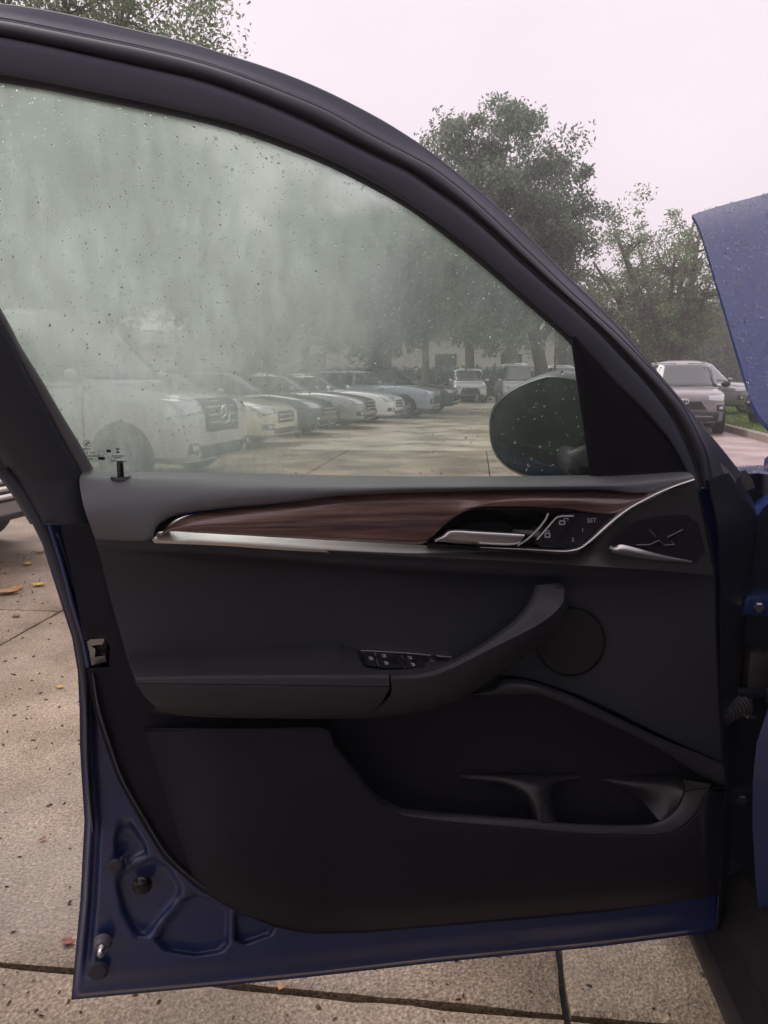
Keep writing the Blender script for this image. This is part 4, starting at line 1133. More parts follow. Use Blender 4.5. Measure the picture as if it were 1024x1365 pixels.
# moulded block, check strap, wiring boot, clip
bm = bmesh.new(); zb0, zb1 = at_depth(990, 925, 1.18).z, at_depth(990, 862, 1.18).z
add_box(bm, (-.005, .02, zb0), (.04, .058, zb1), None, .008)
for v in bm.verts: v.co = Vector(loc(CB(*v.co)))
bmobj('jamb_block', bm, BROWNJ, car, True, 30)
zc = at_depth(990, 921, 1.16).z
bm = bmesh.new(); add_box(bm, (-.012, -.03, zc - .007), (.004, .09, zc + .007), None, .003); add_box(bm, (-.018, .045, zc - .014), (.012, .066, zc + .012), None, .003)
for v in bm.verts: v.co = Vector(loc(CB(*v.co)))
bmobj('check_strap', bm, STEEL if False else JAMB, car, True, 30)
bp0, bp1, bp2 = S(955, 958, .03), S(974, 948, .03), at_depth(990, 935, 1.17)
pth = [bp0.lerp(bp1, t).lerp(bp1.lerp(bp2, t), t) for t in np.linspace(0, 1, 57)]
tube('wiring_boot', [loc(p) for p in pth], [(.0110 + (.0055 if i % 6 < 3 else 0)) for i in range(57)], BOOT, car, 16).data.polygons.foreach_set('use_smooth', [False] * 0 or [False] * (56 * 16 + 2))
cl = at_depth(998, 946, 1.16)
bm = bmesh.new()
add_box(bm, (-.008, -.003, -.012), (.006, .004, .013), None, .0015); add_box(bm, (-.011, -.005, .004), (-.002, .005, .009), None, .001); add_box(bm, (-.004, -.005, -.014), (.012, .005, -.009), None, .001)
for v in bm.verts: v.co = Vector(loc(cl + v.co))
bmobj('jamb_clip', bm, STEEL, car, False)
# rubber corner pieces on top of the door front edge
plate([(958, 617), (968, 626), (979, 640), (981, 650), (977, 660), (970, 652), (962, 636)], 0.0, .02, 'corner_cap', CAPG, door, 2)
plate([(984, 632), (993, 630), (1000, 640), (1003, 648), (994, 652), (980, 660), (983, 645)], -0.03, .03, 'corner_cap', RUBBERG, door, 3)
# fender
rows = []
for f in np.linspace(-0.02, 1.15, 26):
    ztop = 1.105 - 0.06 * f - 0.07 * f * f
    tp = 0.03 * f + 0.10 * f ** 3
    sec = [(.20, ztop + .002), (.13, ztop), (.07, ztop - .014), (.025, ztop - .045), (.0, ztop - .10), (-.012, ztop - .2), (-.012, ztop - .35), (-.004, .62), (.0, .45), (.012, .34)]
    sec = np.array([(r + tp, z) for r, z in sec])
    rows.append([CB(f + .05, r + .02, z) for r, z in resample([(a, b) for a, b in sec], 28, 'arc')])
fender = cgrid(rows, 'fender', BLUEOUT, car, 0.003)
fender['label'] = 'rain-spotted blue front fender beside the raised hood'
sec0 = rows[0]
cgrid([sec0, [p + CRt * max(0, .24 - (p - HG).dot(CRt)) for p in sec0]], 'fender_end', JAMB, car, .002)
pts = []
for k in range(420):
    f = rg.uniform(-.02, .5); t = rg.random()
    ztop = 1.105 - 0.06 * f - 0.07 * f * f
    r = rg.uniform(.05, .19)
    z = np.interp(r, [.07, .13, .20], [ztop - .014, ztop, ztop + .002])
    pts.append((Vector(loc(CB(f + .05, r + .02 + .03 * f, z + .0008))), rg.uniform(.0012, .0030), UPZ))
drop_mesh(pts, 'water_drops', fender, None, seed=21, dome=1.8)
# raised hood
HR = at_depth(1020, 600, 1.45); HF = at_depth(925, 279, 2.30)
ax = (HF - HR); hl = ax.length; ax.normalize()
HW = 1.42
hn = ax.cross(CRt).normalized()
if hn.y > 0: hn = -hn
rows = []; HROW = []
for i in range(41):
    s = i / 40
    row = []
    for j in range(41):
        t = j / 40
        # rear corner rounded, front edge bowed forward in the middle, slight crown
        w = t * HW
        inset = 0.055 * max(0, (0.14 - s) / 0.14) ** 2 
        x0 = inset; x1 = HW - inset
        a_ = x0 + (x1 - x0) * t
        taper = 0.0
        bow = (0.16 * (1 - abs(2 * t - 1) ** 2.6)) * s
        crown = 0.022 * (1 - abs(2 * t - 1) ** 2.2) - 0.022 * max(0, (s - .80) / .20) ** 2
        crease = 0.010 * math.exp(-((a_ - 0.25 - 0.10 * (1 - s)) / 0.03) ** 2)
        edge = 0.0
        P = HR + ax * (hl * s + bow) + CRt * (a_ + 0.06 * s * (1 - 2 * t) * 0) + hn * (crown + crease + edge)
        row.append(P)
    rows.append(row); HROW.append(row)
hood = cgrid(rows, 'hood', BLUEOUT, car, 0.012)
hood['label'] = 'raised blue hood covered in rain drops'
pts = []
for k in range(3600):
    i = rg.uniform(0, 40); j = 40 * (rg.random() * .2 if rg.random() < .72 else rg.random() * .9)
    i0, j0 = min(39, int(i)), min(39, int(j)); u, v = i - i0, j - j0
    P = HROW[i0][j0] * (1 - u) * (1 - v) + HROW[i0 + 1][j0] * u * (1 - v) + HROW[i0][j0 + 1] * (1 - u) * v + HROW[i0 + 1][j0 + 1] * u * v
    pts.append((Vector(loc(P + hn * .0062)), min(.0042, .0009 + rg.expovariate(1 / .0009)), hn))
drop_mesh(pts, 'water_drops', hood, None, seed=33, dome=1.9)
# sill, floor, dash, pillar, roof, windscreen
rows = []
for f in (0.06, 0.0, -0.2, -0.6, -1.1):
    rows.append([CB(f, r, z) for r, z in ((.10, .24), (-.018, .27), (-.030, .315), (-.022, .335), (.012, .352), (.02, .40), (.05, .425), (.085, .415), (.10, .36), (.16, .35))])
sill = cgrid(rows, 'door_sill', BROWNJ, car, 0.003, angle=40)
sill['label'] = 'dusty door sill along the car opening'
cgrid([[CB(f, r, .345) for r in (.15, .8, 1.6)] for f in (.2, -.5, -1.2)], 'cabin_floor', CARPET, car, .01)
cgrid([[CB(.02, r, z) for z in (.34, .7, .98)] for r in (.13, .8, 1.6)], 'footwell_wall', CARPET, car, .01)
cgrid([[CB(f, r, z) for f, z in ((.06, .62), (-.12, .70), (-.20, .92), (-.10, 1.03), (.2, 1.08))] for r in (.10, .8, 1.55)], 'dashboard', HARD, car, .01)
pl = [CB(.28, .17, 1.08), CB(-.05, .23, 1.28), CB(-.42, .31, 1.50), CB(-.72, .36, 1.58), CB(-1.6, .38, 1.62)]
tube('windscreen_pillar', [loc(p) for p in pl], [.045, .045, .045, .045, .05], BLUEOUT, car, 10)
cgrid([[CB(.28, .18, 1.08), CB(.36, .85, 1.09), CB(.28, 1.52, 1.08)], [CB(-.05, .24, 1.29), CB(.03, .85, 1.31), CB(-.05, 1.46, 1.29)], [CB(-.42, .32, 1.50), CB(-.36, .85, 1.53), CB(-.42, 1.38, 1.50)]], 'windscreen', CLEAR, car, .005)
cgrid([[CB(-.42, .32, 1.52), CB(-.38, .85, 1.57), CB(-.42, 1.38, 1.52)], [CB(-.9, .36, 1.62), CB(-.9, .85, 1.67), CB(-.9, 1.34, 1.62)], [CB(-1.7, .38, 1.63), CB(-1.7, .85, 1.68), CB(-1.7, 1.32, 1.63)]], 'roof', BLUEOUT, car, .02)
cgrid([[CB(.30, .12, 1.075), CB(.30, .9, 1.075), CB(.30, 1.58, 1.075)], [CB(.06, .16, 1.06), CB(.06, .9, 1.06), CB(.06, 1.54, 1.06)]], 'cowl', BLACKP, car, .01)

# ------------------------------------------------------------------ vehicles
def paint(name, col, metal=0.3):
    return mat(name, col, 0.35, metal, 0.5, 1.0, 0.06)
P_WHITE = paint('white_paint', (0.80, 0.80, 0.79), 0.0)
P_CREAM = paint('cream_paint', (0.62, 0.58, 0.42), 0.0)
P_SILVER = paint('silver_paint', (0.33, 0.33, 0.34), 0.5)
P_PEARL = paint('warm_silver_paint', (0.27, 0.25, 0.255), 0.4)
P_BLUEGREY = paint('blue_grey_paint', (0.30, 0.35, 0.40), 0.4)
P_DARK = paint('charcoal_paint', (0.045, 0.055, 0.06), 0.3)
P_GREY = paint('grey_paint', (0.17, 0.17, 0.18), 0.4)
P_LIGHT = paint('light_grey_paint', (0.50, 0.50, 0.49), 0.1)

_wheel = {}
def wheel_mesh(r, w):
    key = (round(r, 3), round(w, 3))
    if key in _wheel: return _wheel[key]
    V, F = [], []
    lathe(V, F, (0, -w / 2, 0), [(r * .66, 0), (r * .93, 0), (r, w * .14), (r, w * .86), (r * .93, w), (r * .66, w)], 36, Vector((0, 1, 0)), Vector((1, 0, 0)))
    F.pop()
    a = bpy.data.meshes.new('tyre'); a.from_pydata(V, [], F); a.materials.append(TYRE); setsmooth(a); a.set_sharp_from_angle(angle=R(50))
    bm = bmesh.new()
    V, F = [], []
    for sgn in (-1, 1):
        lathe(V, F, (0, sgn * w * .48, 0), [(r * .67, 0), (r * .62, 0), (r * .60, -.06 * sgn)], 36, Vector((0, 1, 0)), Vector((1, 0, 0))); F.pop()
    me = bpy.data.meshes.new('rim'); me.from_pydata(V, [], F); bm.from_mesh(me)
    for sgn in (-1, 1):
        for k in range(5):
            M = Matrix.Rotation(2 * math.pi * k / 5, 4, 'Y')
            add_box(bm, (-.045, sgn * w * .42 - .012, .02), (.045, sgn * w * .42 + .012, r * .63), M, .006)
        add_box(bm, (-.06, sgn * w * .42 - .016, -.06), (.06, sgn * w * .42 + .016, .06), None, .02)
    me.clear_geometry(); bm.to_mesh(me); bm.free(); me.materials.append(RIM)
    _wheel[key] = (a, me)
    return _wheel[key]

def superring(xf, xr, hw, z, n=56, e=5.0, bowf=0.10):
    o = []
    cx, hl = (xf + xr) / 2, (xf - xr) / 2
    for k in range(n):
        a = 2 * math.pi * k / n
        ca, sa = math.cos(a), math.sin(a)
        rr = (abs(ca) ** e + abs(sa) ** e) ** (-1 / e)
        x = rr * ca; y = rr * sa
        bow = -bowf * y * y if x > 0 else bowf * .6 * y * y
        o.append((cx + x * hl + bow * (abs(x)), y * hw, z))
    return o

def vehicle(name, label, cat, front, head_deg, sp, paintm, group=None):
    """front: ground point under the front bumper; head_deg: heading, 0 = +x"""
    L, W, H = sp['L'], sp['W'], sp['H']
    hd = R(head_deg)
    c = Vector((front[0], front[1], sp.get('z', 0.0))) - Vector((math.cos(hd), math.sin(hd), 0)) * (L / 2)
    root = empty(name, c, hd)
    tag(root, label, cat, group)
    hwm = W / 2
    # lower body
    st = np.array(sp['st'], float)           # x, zbot, ztop, hw (fractions of L/2 and of W/2)
    st[:, 0] *= L / 2; st[:, 3] *= hwm
    xs = np.linspace(0, len(st) - 1, 44)
    rings = []
    for t in xs:
        x, zb, zt, hw = cr_interp(st, t)
        h = zt - zb
        half = [(0, zb), (hw * .80, zb), (hw * .955, zb + .10 * h), (hw * .995, zb + .28 * h), (hw, zb + .50 * h), (hw * .985, zb + .74 * h), (hw * .955, zb + .88 * h), (hw * .87, zt - .02), (hw * .6, zt + .004), (0, zt + .022)]
        ring = half + [(-y, z) for y, z in half[-2:0:-1]]
        rings.append([(x, y, z) for y, z in ring])
    bm = bmesh.new()
    vr = [[bm.verts.new(p) for p in r] for r in rings]
    K = len(vr[0])
    for a, b in zip(vr[:-1], vr[1:]):
        for k in range(K): bm.faces.new((a[k], a[(k + 1) % K], b[(k + 1) % K], b[k]))
    bm.faces.new(vr[0][::-1]); bm.faces.new(vr[-1])
    bmesh.ops.recalc_face_normals(bm, faces=bm.faces)
    bvh_b = BVHTree.FromBMesh(bm)
    # wheel arches cut with a boolean, then baked
    body_me = bpy.data.meshes.new('body'); bm.to_mesh(body_me); bm.free()
    tmp = bpy.data.objects.new('tmp', body_me); COL.objects.link(tmp)
    wr, ww = sp['wr'], 0.22
    cb = bmesh.new()
    for wx in sp['wx']:
        for s in (-1, 1):
            M = Matrix.Translation((wx, s * (hwm - .08), wr + .02)) @ Matrix.Rotation(R(90), 4, 'X')
            bmesh.ops.create_cone(cb, cap_ends=True, segments=32, radius1=wr + .055, radius2=wr + .055, depth=.40, matrix=M)
    cm = bpy.data.meshes.new('cut'); cb.to_mesh(cm); cb.free()
    cut = bpy.data.objects.new('cut', cm); COL.objects.link(cut)
    md = tmp.modifiers.new('b', 'BOOLEAN'); md.object = cut; md.operation = 'DIFFERENCE'; md.solver = 'EXACT'
    bpy.context.view_layer.update()
    me = bpy.data.meshes.new_from_object(tmp.evaluated_get(bpy.context.evaluated_depsgraph_get()))
    bpy.data.objects.remove(tmp); bpy.data.objects.remove(cut)
    me.materials.clear(); me.materials.append(paintm); setsmooth(me); me.set_sharp_from_angle(angle=R(38))
    link(bpy.data.objects.new('body', me), root)
    # cabin
    cf0, cf1, cr0, cr1 = sp['cab']           # windscreen foot x, windscreen head x, rear foot x, rear head x
    zb, zr = sp['zb'], H
    w0, w1 = hwm * sp.get('cw0', .93), hwm * sp.get('cw1', .72)
    V, F = [], []
    lv = [0, .25, .5, .75, .90, .965, 1.0]
    def prof(t):
        return (cf0 + (cf1 - cf0) * t ** .95, cr0 + (cr1 - cr0) * t ** 1.2, w0 + (w1 - w0) * t ** 1.15)
    n = 64
    for t in lv:
        xf, xr, w = prof(t); q = 1 if t <= .9 else (1 - (t - .9) * 1.2)
        zz = zb - .03 + (zr - zb - .02) * (t if t <= .9 else .9 + (t - .9) * .9)
        V += superring(xf - (1 - q) * .9, xr + (1 - q) * .9, w * q, zz, n)
    xf, xr, w = prof(1)
    V += superring(xf - .35, xr + .35, w * .55, zr - .005, n)
    nl_ = len(lv) + 1
    for i in range(nl_ - 1):
        for k in range(n):
            F.append((i * n + k, i * n + (k + 1) % n, (i + 1) * n + (k + 1) % n, (i + 1) * n + k))
    F.append(tuple((nl_ - 1) * n + k for k in range(n)))
    cab = pyobj('cabin', V, F, paintm, root)
    bvh_c = BVHTree.FromPolygons([Vector(v) for v in V], F)
    def conform(rowsP, axis, bvh, off, name, m, parent=root):
        V2, F2 = [], []; nc = len(rowsP[0])
        for r in rowsP:
            for p in r:
                if axis == 'x': o_ = Vector((L, p[0], p[1])); d = Vector((-1, 0, 0))
                elif axis == '-x': o_ = Vector((-L, p[0], p[1])); d = Vector((1, 0, 0))
                elif axis == 'y': o_ = Vector((p[0], W, p[1])); d = Vector((0, -1, 0))
                else: o_ = Vector((p[0], -W, p[1])); d = Vector((0, 1, 0))
                h, nn, _, _ = bvh.ray_cast(o_, d)
                if h is None:
                    h, nn, _, _ = bvh.find_nearest(o_ + d * (W * .5 if axis in ('y', '-y') else L * .55))
                if nn.dot(d) > 0: nn = -nn
                V2.append(tuple(h + nn * off))
        for i in range(len(rowsP) - 1):
            for j in range(nc - 1):
                a = i * nc + j; F2.append((a, a + 1, a + nc + 1, a + nc))
        o2 = pyobj(name, V2, F2, m, parent)
        md = o2.modifiers.new('thickness', 'SOLIDIFY'); md.thickness = .012; md.offset = 0
        return o2
    def quad(a, b, c, d, nu=10, nv=6):
        """a b top, d c bottom"""
        a, b, c, d = map(np.array, (a, b, c, d)); o = []
        for i in range(nv + 1):
            t = i / nv; o.append([tuple((a * (1 - s) + b * s) * (1 - t) + (d * (1 - s) + c * s) * t) for s in np.linspace(0, 1, nu + 1)])
        return o
    dz = zr - zb
    zlo, zhi = zb + .03, zb + dz * .86
    tl, th = .06, .86
    # windscreen and rear window
    conform(quad((-w1 * .88, zhi + .02), (w1 * .88, zhi + .02), (w0 * .90, zlo + .02), (-w0 * .90, zlo + .02), 14, 8), 'x', bvh_c, .005, 'windscreen', WSCREEN)
    if sp.get('rearglass', True):
        conform(quad((-w1 * .8, zhi), (w1 * .8, zhi), (w0 * .8, zlo + .05), (-w0 * .8, zlo + .05)), '-x', bvh_c, .005, 'rear_window', CARGLASS)
    # side windows
    cuts = sp['cuts']                        # list of (x0,x1) at the waist, front to back
    for s in ('y', '-y'):
        for i, (xa, xb) in enumerate(cuts):
            xfh = prof(th)[0]; 
            ta = min(xa, cf0 - .16); hx = xa if i else min(xa, xfh - .10)
            hb = xb if (i < len(cuts) - 1) else max(xb, prof(th)[1] + .12)
            conform(quad((hx, zhi), (hb, zhi), (xb, zlo), (ta, zlo)), s, bvh_c, .005, 'side_window', CARGLASS)
        # door gaps
        for xd in sp.get('gaps', ()):
            o2 = conform([[(xd - .006, z) for z in np.linspace(.36, zb - .05, 8)], [(xd + .006, z) for z in np.linspace(.36, zb - .05, 8)]], s, bvh_b, .001, 'door_gap', BLACKP)
    # front: headlamps, grille, intake, plate
    for s in (-1, 1):
        a = sp['lamp']                       # (y0,z0top,y1,z1top,height0,height1)
        conform(quad((s * a[0], a[1]), (s * a[2], a[3]), (s * a[2], a[3] - a[5]), (s * a[0], a[1] - a[4])), 'x', bvh_b, .004, 'headlight', LAMPG)
        if 'fog' in sp:
            fy, fz, fw, fh = sp['fog']
            conform(quad((s * (fy - fw), fz + fh), (s * (fy + fw), fz + fh), (s * (fy + fw), fz - fh), (s * (fy - fw), fz - fh)), 'x', bvh_b, .003, 'fog_lamp_pocket', BLACKP)
            conform(quad((s * (fy - .04), fz + .03), (s * (fy + .04), fz + .03), (s * (fy + .04), fz - .03), (s * (fy - .04), fz - .03), 4, 4), 'x', bvh_b, .012, 'fog_lamp', LAMPG)
    g = sp['grille']                         # (ytop, ztop, ybot, zbot, n bars, bar material)
    if sp.get('gsur'):
        e = .045
        conform(quad((-g[0] - e, g[1] + e), (g[0] + e, g[1] + e), (g[2] + e, g[3] - e), (-g[2] - e, g[3] - e), 12), 'x', bvh_b, .003, 'grille_surround', sp['gsur'])
    gr_ = conform(quad((-g[0], g[1]), (g[0], g[1]), (g[2], g[3]), (-g[2], g[3]), 12), 'x', bvh_b, .012, 'grille', BLACKP)
    for k in range(g[4]):
        t = (k + .7) / (g[4] + .4); z = g[1] + (g[3] - g[1]) * t; y = g[0] + (g[2] - g[0]) * t
        bh = sp.get('barh', .012)
        conform([[(-y * .97 + 2 * y * .97 * q, z + bh) for q in np.linspace(0, 1, 11)], [(-y * .97 + 2 * y * .97 * q, z - bh) for q in np.linspace(0, 1, 11)]], 'x', bvh_b, .026, 'grille_bar', g[5], gr_)
    i_ = sp['intake']
    conform(quad((-i_[0], i_[1]), (i_[0], i_[1]), (i_[2], i_[3]), (-i_[2], i_[3]), 12), 'x', bvh_b, .004, 'lower_intake', BLACKP)
    if 'lip' in sp:
        conform(quad((-sp['lip'][0], sp['lip'][1]), (sp['lip'][0], sp['lip'][1]), (sp['lip'][0], sp['lip'][2]), (-sp['lip'][0], sp['lip'][2]), 14, 4), 'x', bvh_b, .008, 'bumper_lip', sp['lip'][3])
    # cladding low along the sides
    if sp.get('clad'):
        for s in ('y', '-y'):
            conform(quad((sp['wx'][0] - wr - .08, .46), (sp['wx'][1] + wr + .08, .46), (sp['wx'][1] + wr + .08, .30), (sp['wx'][0] - wr - .08, .30), 16, 4), s, bvh_b, .004, 'side_cladding', BLACKP)
    # mirrors
    for s in (-1, 1):
        bm = bmesh.new()
        bmesh.ops.create_icosphere(bm, subdivisions=2, radius=1.0)
        for v in bm.verts: v.co = Vector((v.co.x * .07 + cf0 - .42, v.co.y * .11 + s * (hwm + .06), v.co.z * .075 * sp.get('mz', 1) + zb + .10))
        bmobj('wing_mirror', bm, sp.get('mm', paintm), root)
    # tail lamps
    for s in (-1, 1):
        conform(quad((s * hwm * .62, sp['tail'] + .08), (s * hwm * .93, sp['tail'] + .08), (s * hwm * .93, sp['tail'] - .08), (s * hwm * .62, sp['tail'] - .08)), '-x', bvh_b, .006, 'tail_lamp', REDL)
    # wheels
    ta_, ra_ = wheel_mesh(wr, ww)
    for wx in sp['wx']:
        for s in (-1, 1):
            w_ = link(bpy.data.objects.new('wheel', ta_), root); w_.location = (wx, s * (hwm - .115), wr)
            link(bpy.data.objects.new('rim', ra_), w_)
    return root, conform, bvh_b

SUV = dict(L=4.6, W=1.86, H=1.69, zb=1.04, wr=.355, wx=(1.38, -1.30),
    st=[(-1.0, .50, .95, .80), (-.97, .42, 1.04, .93), (-.80, .30, 1.07, .985), (-.3, .27, 1.06, 1.0), (.3, .27, 1.05, 1.0), (.48, .27, 1.06, .995), (.72, .27, 1.02, .97), (.88, .27, .965, .93), (.965, .29, .90, .86), (.99, .33, .82, .78), (1.0, .42, .70, .68)],
    cab=(1.02, .18, -2.15, -1.85), cuts=[(.72, -.28), (-.34, -1.20), (-1.26, -1.86)], gaps=(.80, -.31, -1.23),
    lamp=(.50, .88, .83, .90, .09, .14), grille=(.40, .72, .47, .46, 3, BLACKP), intake=(.55, .40, .50, .31), fog=(.70, .56, .10, .07), lip=(.62, .345, .30, P_GREY), tail=.90, clad=True, cw1=.74)
SEDAN = dict(L=4.75, W=1.83, H=1.44, zb=.90, wr=.33, wx=(1.42, -1.38),
    st=[(-1.0, .45, .80, .72), (-.97, .36, .95, .88), (-.82, .25, 1.0, .965), (-.3, .20, .93, 1.0), (.3, .20, .91, 1.0), (.48, .20, .92, .99), (.72, .20, .86, .96), (.88, .20, .79, .91), (.965, .22, .72, .83), (.99, .26, .65, .75), (1.0, .34, .56, .66)],
    cab=(1.00, .10, -1.95, -1.05), cuts=[(.66, -.28), (-.34, -1.20)], gaps=(.74, -.31, -1.15),
    lamp=(.46, .72, .80, .75, .08, .13), grille=(.36, .66, .40, .46, 2, CHROME), intake=(.60, .36, .52, .26), fog=(.70, .40, .09, .05), tail=.80, cw1=.66)
MVAN = dict(L=5.1, W=1.95, H=2.05, zb=1.20, wr=.345, wx=(1.70, -1.55),
    st=[(-1.0, .45, 1.15, .93), (-.985, .36, 1.22, .97), (-.85, .28, 1.24, 1.0), (-.3, .25, 1.23, 1.0), (.3, .25, 1.22, 1.0), (.52, .25, 1.22, 1.0), (.76, .25, 1.14, .975), (.90, .25, 1.06, .94), (.97, .27, .98, .88), (.99, .30, .90, .82), (1.0, .36, .80, .76)],
    cab=(1.56, .62, -2.52, -2.45), cuts=[(1.16, .18), (.06, -1.10), (-1.2, -2.25)], gaps=(1.22, .12, -1.15),
    lamp=(.50, .98, .86, 1.02, .12, .20), grille=(.44, .97, .40, .66, 3, STEEL), intake=(.62, .46, .58, .30), fog=(.74, .44, .08, .06), lip=(.75, .30, .25, P_LIGHT), tail=1.0, cw0=.97, cw1=.84)
SVAN = dict(L=4.6, W=1.86, H=1.95, zb=1.12, wr=.33, wx=(1.45, -1.40),
    st=[(-1.0, .45, 1.05, .93), (-.985, .36, 1.12, .97), (-.85, .28, 1.14, 1.0), (-.3, .25, 1.13, 1.0), (.3, .25, 1.12, 1.0), (.55, .25, 1.13, 1.0), (.80, .25, 1.06, .975), (.92, .25, .99, .94), (.97, .27, .94, .90), (.99, .30, .88, .85), (1.0, .36, .78, .80)],
    cab=(1.50, .80, -2.28, -2.22), cuts=[(1.10, .10), (0, -1.0), (-1.1, -2.0)], gaps=(1.15, .05, -1.05),
    lamp=(.55, .90, .84, .95, .12, .16), grille=(.42, .80, .55, .48, 2, BLACKP), intake=(.70, .46, .68, .28), tail=1.0, cw0=.97, cw1=.86, lip=(.8, .40, .27, BLACKP))
def spec(base, **k): d = dict(base); d.update(k); return d

# row parked across the lot, seen through the misted window
GRP = 'cars parked in a row across the lot'
vroot, vconf, vb = vehicle('parked_van', 'light grey van with star emblem on its barred grille, largest in the parked row', 'van', (-2.05, 9.8), -14, spec(MVAN, gsur=BLACKP, H=2.16), P_LIGHT, GRP)
# star emblem on the grille
h, nn, _, _ = vb.ray_cast(Vector((6, 0, .82)), Vector((-1, 0, 0)))
V, F = [], []
U2, V2_ = Vector((0, 1, 0)), Vector((0, 0, 1))
ringp = [h + Vector((.045, 0, 0)) + (U2 * math.cos(a) + V2_ * math.sin(a)) * .115 for a in np.linspace(0, 2 * math.pi, 33)]
tube_into(V, F, ringp, .012, 6, False)
for k in range(3):
    a = math.pi / 2 + k * 2 * math.pi / 3
    tube_into(V, F, [h + Vector((.045, 0, 0)), h + Vector((.045, 0, 0)) + (U2 * math.cos(a) + V2_ * math.sin(a)) * .112], [.022, .004], 6)
star = pyobj('star_emblem', V, F, CHROME, vroot)
vehicle('parked_car', 'cream sedan parked nose out between the grey van and the charcoal hatchback', 'car', (-1.85, 14.6), -14, spec(SEDAN, H=1.47), P_CREAM, GRP)
vehicle('parked_car', 'charcoal hatchback parked nose out beside the cream sedan', 'car', (-1.25, 17.6), -14, spec(SEDAN, L=4.5, H=1.46, cab=(.95, .05, -2.1, -1.6)), P_DARK, GRP)
vehicle('parked_car', 'silver sedan parked between the charcoal hatchback and the white sedan', 'car', (-.35, 20.2), -14, SEDAN, P_SILVER, GRP)
vehicle('parked_car', 'white sedan with dark lower intake in the parked row', 'car', (.45, 22.8), -14, spec(SEDAN, L=4.9), P_WHITE, GRP)
vehicle('parked_car', 'blue grey crossover parked past the white sedan', 'car', (1.75, 25.6), -14, spec(SUV, H=1.6), P_BLUEGREY, GRP)
vehicle('parked_car', 'dark SUV at the far end of the parked row', 'car', (2.7, 29.0), -14, SUV, P_DARK, GRP)
# white vans facing us at the far side
GV = 'white vans at the far side of the lot'
vehicle('white_van', 'low-roofed white van by the forked tree at the far side', 'van', (4.62, 41.5), -92, spec(SVAN, H=1.85), P_WHITE, GV)
vehicle('white_van', 'taller white van in front of the shaggy palm trunk', 'van', (7.3, 41.5), -92, spec(SVAN, H=2.15), P_WHITE, GV)
vehicle('white_van', 'white van half hidden behind the door mirror', 'van', (9.75, 41.5), -92, spec(SVAN, H=2.05), P_WHITE, GV)
# right-hand side
rroot, rconf, rb = vehicle('silver_suv', 'silver pink SUV with dark trapezoid grille parked on the driveway', 'SUV', (6.75, 17.4), -108, spec(SUV, H=1.73, lip=(.82, .53, .27, BLACKP), gsur=P_GREY, grille=(.34, .765, .46, .585, 4, BLACKP), fog=(.76, .62, .09, .07), mm=BLACKP), P_PEARL)
rconf([[(-.60 + 1.20 * q, .45) for q in np.linspace(0, 1, 13)], [(-.60 + 1.20 * q, .41) for q in np.linspace(0, 1, 13)]], 'x', rb, .02, 'bumper_bar', P_GREY)
V, F = [], []
h, nn, _, _ = rb.ray_cast(Vector((6, 0, .76)), Vector((-1, 0, 0)))
tube_into(V, F, [h + Vector((.03, .085 * math.cos(a), .055 * math.sin(a))) for a in np.linspace(0, 2 * math.pi, 29)], .010, 6, False)
tube_into(V, F, [h + Vector((.03, .035 * math.cos(a), .052 * math.sin(a))) for a in np.linspace(0, 2 * math.pi, 25)], .008, 6, False)
pyobj('oval_emblem', V, F, CHROME, rroot)
vehicle('grey_suv', 'grey SUV with dark windows parked behind the silver pink one', 'SUV', (12.2, 25.5), -60, spec(SUV, H=1.80, z=.1), P_GREY)
vehicle('dark_suv', 'charcoal SUV nosing onto the lawn beside the raised hood', 'SUV', (9.95, 19.6), -135, spec(SUV, H=1.78, z=.1), P_DARK)
# nearest vehicle at far left, chrome-barred nose
vehicle('chrome_nosed_suv', 'silver SUV with wide chrome-barred grille standing on the leaf-strewn pavement', 'SUV', (-2.62, 4.95), -14,
        spec(SUV, gsur=None, grille=(.60, .84, .66, .43, 7, CHROME), barh=.017, intake=(.72, .335, .68, .265), lip=(.70, .258, .225, CHROME), wx=(1.45, -1.30)), P_SILVER)

# ------------------------------------------------------------------ trees
def leaves_into(Vl, centers, sizes, rg, leaf, flat=0.0):
    n = len(centers)
    d1 = rg.normal(size=(n, 3)); d1[:, 2] *= (1 - flat); d1 /= np.linalg.norm(d1, axis=1)[:, None]
    d2 = rg.normal(size=(n, 3)); d2 -= d1 * np.sum(d1 * d2, 1)[:, None]; d2 /= np.linalg.norm(d2, axis=1)[:, None]
    l = leaf * sizes[:, None]
    a = centers - d1 * l; c = centers + d1 * l
    b = centers + d2 * l * .42 + d1 * l * .1; d = centers - d2 * l * .42 + d1 * l * .1
    Vl.append(np.stack([a, b, c, d], 1).reshape(-1, 3))
def quads_obj(name, Vs, m, parent):
    V = np.concatenate(Vs).astype(np.float32); n = len(V) // 4
    me = bpy.data.meshes.new(name)
    me.vertices.add(len(V)); me.vertices.foreach_set('co', V.ravel())
    me.loops.add(len(V)); me.loops.foreach_set('vertex_index', np.arange(len(V), dtype=np.int32))
    me.polygons.add(n); me.polygons.foreach_set('loop_start', np.arange(0, len(V), 4, dtype=np.int32))
    me.polygons.foreach_set('loop_total', np.full(n, 4, dtype=np.int32))
    me.materials.append(m); me.update(); me.validate()
    return link(bpy.data.objects.new(name, me), parent)
